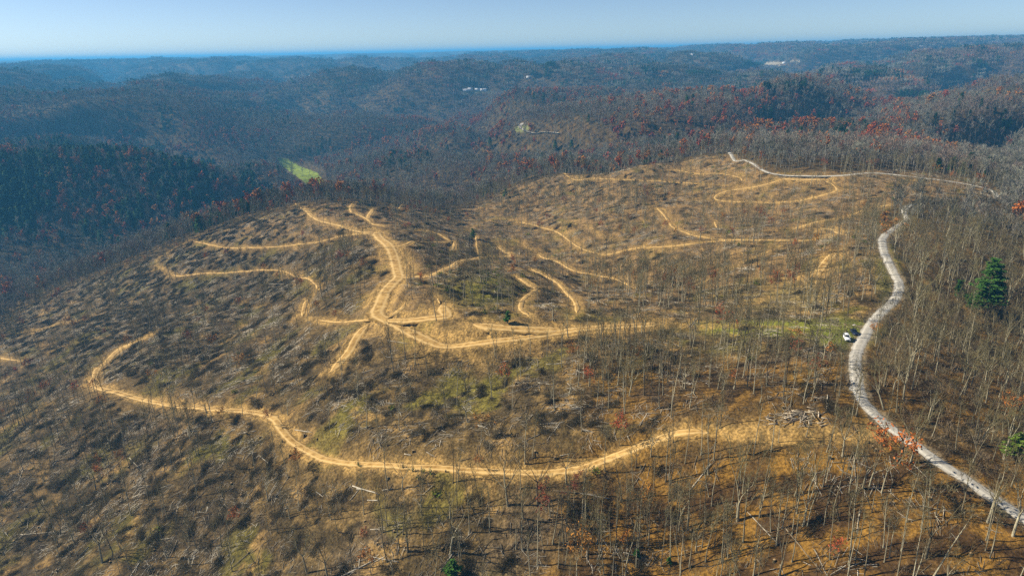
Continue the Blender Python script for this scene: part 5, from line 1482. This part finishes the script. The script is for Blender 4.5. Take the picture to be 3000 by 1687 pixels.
def car(name, label, cat, loc, yaw, body_mat, suv):
    e = empty(name, loc, (0, 0, yaw))
    tag(e, label, cat, "cars parked on the grass beside the gravel road")
    L, W = (4.7, 1.88) if suv else (4.55, 1.82)
    H = 1.72 if suv else 1.46
    def sect(x, zb, zt, w, tuck):
        return [(x, -w, zb), (x, -w * 1.0, zb + (zt - zb) * 0.55), (x, -w * tuck, zt), (x, w * tuck, zt), (x, w, zb + (zt - zb) * 0.55), (x, w, zb)]
    hb = 0.98 if suv else 0.86                    # bonnet and belt line
    rows = [sect(L / 2, 0.42, 0.66, W * 0.40, 0.9), sect(L / 2 - 0.12, 0.30, hb - 0.12, W * 0.46, 0.92), sect(L / 2 - 0.9, 0.26, hb, W * 0.5, 0.92), sect(L * 0.16, 0.25, hb + 0.06, W * 0.5, 0.93),
            sect(-L * 0.25, 0.25, hb + 0.08, W * 0.5, 0.93), sect(-L / 2 + 0.15, 0.30, hb + (0.08 if suv else 0.05), W * 0.48, 0.92), sect(-L / 2, 0.42, 0.72, W * 0.43, 0.92)]
    V, F = loft(rows); mesh_obj("body", V, F, body_mat, e, smooth=False)
    xf, xr = L * 0.17, (-L / 2 + 0.22 if suv else -L * 0.36)
    rf, rr = L * 0.03, (-L / 2 + 0.5 if suv else -L * 0.22)
    w0, w1 = W * 0.46, W * 0.36
    V = np.array([(xf, -w0, hb), (xf, w0, hb), (xr, w0, hb), (xr, -w0, hb), (rf, -w1, H - 0.06), (rf, w1, H - 0.06), (rr, w1, H - 0.06), (rr, -w1, H - 0.06)])
    pill = [np.array([(0, 1, 5, 4), (1, 2, 6, 5), (2, 3, 7, 6), (3, 0, 4, 7)])]
    for nm, f in (("windscreen", (0, 1, 5, 4)), ("rear_window", (2, 3, 7, 6)), ("side_windows", None)):
        if f is not None:
            q = V[list(f)]; mesh_obj(nm, q + 0.0, [np.array([(0, 1, 2, 3)])], M_GLASS, e)
        else:
            for g in ((1, 2, 6, 5), (3, 0, 4, 7)):
                mesh_obj("side_window", V[list(g)], [np.array([(0, 1, 2, 3)])], M_GLASS, e)
    c = V[4:].mean(0)
    Rv = np.vstack([V[4:] + (V[4:] - c) * 0.03, (V[4:] - c) * 0.9 + c + [0, 0, 0.07]])
    mesh_obj("roof", Rv, [np.array([(4, 5, 6, 7), (0, 1, 5, 4), (1, 2, 6, 5), (2, 3, 7, 6), (3, 0, 4, 7)])], body_mat, e)
    B = Build()
    for p0, p1 in ((0, 4), (1, 5), (2, 6), (3, 7)): B.tube([V[p0], V[p1]], [0.05, 0.045], 4)
    for sgn in (-1, 1): B.tube([((xf + xr) / 2, sgn * (w0 + 0.005), hb), ((rf + rr) / 2, sgn * (w1 + 0.005), H - 0.06)], [0.05, 0.05], 4)
    B.build("pillars", [body_mat], e)
    for sx in (L * 0.30, -L * 0.30):
        for sy in (-1, 1):
            a = np.arange(14) * 2 * np.pi / 14; r = 0.35
            ring = lambda rad, yy: [(sx + rad * math.cos(t), sy * yy, r + rad * math.sin(t)) for t in a]
            V2, F2 = loft([ring(r, W / 2 - 0.2), ring(r, W / 2 + 0.01), ring(r * 0.66, W / 2 + 0.02)])
            wh = empty("wheel", (0, 0, 0)); wh.parent = e
            mesh_obj("tyre", V2, F2, M_TYRE, wh)
            V3, F3 = loft([ring(r * 0.64, W / 2), ring(r * 0.60, W / 2 + 0.025), ring(r * 0.1, W / 2 + 0.01)])
            mesh_obj("rim", V3, F3, M_RIM, wh)
    for sy in (-1, 1):
        V4, F4 = boxm(L / 2 - 0.16, L / 2 - 0.05, sy * W * 0.33 - 0.17, sy * W * 0.33 + 0.17, hb - 0.32, hb - 0.16); mesh_obj("headlight", V4, F4, M_LAMP, e)
        V4, F4 = boxm(-L / 2 - 0.0, -L / 2 + 0.16, sy * W * 0.38 - 0.09, sy * W * 0.38 + 0.09, hb - 0.3, hb - 0.02); mesh_obj("tail_light", V4, F4, M_RLAMP, e)
        V4, F4 = boxm(L * 0.14, L * 0.18, sy * (W / 2 + 0.10) - 0.09, sy * (W / 2 + 0.10) + 0.09, hb + 0.02, hb + 0.18); mesh_obj("wing_mirror", V4, F4, body_mat, e)
    V5, F5 = boxm(L / 2 - 0.10, L / 2 + 0.03, -W * 0.27, W * 0.27, 0.42, hb - 0.26); mesh_obj("grille", V5, F5, M_TRIM, e)
    if suv:
        for sy in (-1, 1):
            B = Build(); B.tube([(rf - 0.2, sy * w1 * 0.9, H + 0.04), (rr + 0.1, sy * w1 * 0.9, H + 0.04)], [0.025, 0.025], 5); B.build("roof_rail", [M_TRIM], e)
    return e

def extras():
    P, _ = raycast([2480, 2502, 2503], [993, 977, 953], height)
    car("parked_car", "white sport utility car parked on the grass, nose towards the viewer, beside the gravel road", "car", tuple(P[0]), math.radians(255), M_WHITE, True)
    car("parked_car", "dark blue car parked on the grass behind the white car, beside the gravel road", "car", tuple(P[1]), math.radians(262), M_NAVY, False)
    rng = np.random.RandomState(5)
    B = Build(); a = np.arange(9) * 0.698
    rows = [[(r * math.cos(t) * (1 + 0.15 * rng.randn()), r * 0.7 * math.sin(t) * (1 + 0.15 * rng.randn()), z) for t in a] for r, z in ((0.6, -0.1), (0.68, 0.12), (0.5, 0.32), (0.2, 0.4))]
    V, F = loft(rows)
    o = mesh_obj("boulder", V, F, noise_col_mat("pale_stone", (0.5, 0.46, 0.42), (0.68, 0.62, 0.58), 3)); o.location = tuple(P[2])
    tag(o, "pale boulder on the grass behind the dark blue car", "boulder")
    # far farm sheds and houses, a few pixels each
    H = [(1366, 267, 26, 8, 0.1, "long low pale shed at the left end of the far hilltop farm"), (1378, 263, 18, 8, -0.2, "pale shed just behind the long low shed of the far hilltop farm"), (1398, 264, 20, 9, 0.1, "middle pale shed of the far hilltop farm"),
         (1412, 266, 14, 9, 0.4, "small pale shed right of the middle shed at the far hilltop farm"), (1421, 266, 13, 11, -0.3, "tall pale house at the right end of the far hilltop farm, beside dark pines"),
         (1608, 279, 14, 8, 0.2, "lone grey farmhouse in the woods far right of the hilltop farm"), (1560, 194, 14, 10, 0.1, "white house on a far ridge, leftmost of the three on that ridge"),
         (1668, 187, 16, 10, 0.0, "white house on a far ridge, middle of the three on that ridge"), (1766, 184, 30, 12, 0.1, "long white barn on a far ridge, rightmost of the three on that ridge"), (1548, 229, 14, 8, 0.2, "tiny pink-roofed house on the blue hillside below the far ridge"),
         (2203, 202, 24, 12, 0.2, "white barn at the edge of the far right valley clearing"), (2298, 186, 22, 12, 0.2, "pale barn at the right end of the far clearing"), (2030, 163, 22, 12, 0.1, "white farmhouse on the distant ridge above the far clearing"), (2700, 138, 24, 12, 0.1, "white house on the hazy ridge under the highest far hills"),
         (2890, 136, 26, 12, 0.1, "pale house on the hazy ridge farthest to the right"), (908, 225, 12, 8, 0.1, "tiny pale house on the blue hillside beyond the green field")]
    P, hit = raycast([h[0] for h in H], [h[1] for h in H], height, tmax=14000)
    M_ROOF = paint("metal_roof", (0.55, 0.56, 0.58), 0.4); M_WALL = paint("white_house_wall", (0.72, 0.71, 0.68), 0.7)
    for (px, py, w, d, yaw, lab), p, ok in zip(H, P, hit):
        if not ok: continue
        w, d = w * 0.75, d * 0.8
        hh = 4.0
        e = empty("shed" if "shed" in lab else ("barn" if "barn" in lab else "house"), (p[0], p[1], p[2] + 9.0 * 0), (0, 0, yaw))
        tag(e, lab, "farm building", "far farm buildings")
        z0 = -4.0
        V, F = boxm(-w / 2, w / 2, -d / 2, d / 2, z0, hh); mesh_obj("wall", V, F, M_WALL, e)
        V = np.array([(-w / 2 - .4, -d / 2 - .5, hh - .1), (w / 2 + .4, -d / 2 - .5, hh - .1), (w / 2 + .4, d / 2 + .5, hh - .1), (-w / 2 - .4, d / 2 + .5, hh - .1), (-w / 2 - .4, 0, hh + d * .3), (w / 2 + .4, 0, hh + d * .3)])
        mesh_obj("roof", V, [np.array([(0, 1, 5, 4), (2, 3, 4, 5)]), np.array([(1, 2, 5), (3, 0, 4)])], M_ROOF, e)
    # far bit of gravel road among the trees
    L = catmull(raycast([1533, 1525, 1527, 1538, 1550, 1580, 1606, 1640], [362, 370, 376, 383, 388, 391, 389, 392], height, tmax=6000)[0], 3.0)
    L[:, 2] = smooth1(height(L[:, 0], L[:, 1]), 5) + 0.8
    road_mesh("far_gravel_road", L, 6.0, M_GRAVEL, 0.3, 0.1)
extras()
# ------------------------------------------------------------------ the air
def haze():
    ZTOP = float(max(v.co.z for v in GROUND.data.vertices)) + 20.0; print('haze top', ZTOP)
    V = np.array([(sx * 33000, sy * 33000, z) for z in (-400, ZTOP) for sy in (-1, 1) for sx in (-1, 1)], float)
    F = np.array([(0, 2, 3, 1), (4, 5, 7, 6), (0, 1, 5, 4), (2, 6, 7, 3), (0, 4, 6, 2), (1, 3, 7, 5)])
    mt = bpy.data.materials.new("haze_air"); mt.use_nodes = True
    nt = mt.node_tree
    nt.nodes.remove(nt.nodes["Principled BSDF"])
    pv = nt.nodes.new("ShaderNodeVolumePrincipled")
    pv.inputs["Color"].default_value = (0.13, 0.54, 1.0, 1)
    pv.inputs["Density"].default_value = 0.000145
    pv.inputs["Anisotropy"].default_value = 0.12
    nt.links.new(pv.outputs[0], nt.nodes["Material Output"].inputs["Volume"])
    o = mesh_obj("haze", V, [F], mt)
    o["kind"] = "stuff"
    o["label"] = "thin blue haze that veils the distant wooded hills"
    return o
HAZE = haze()
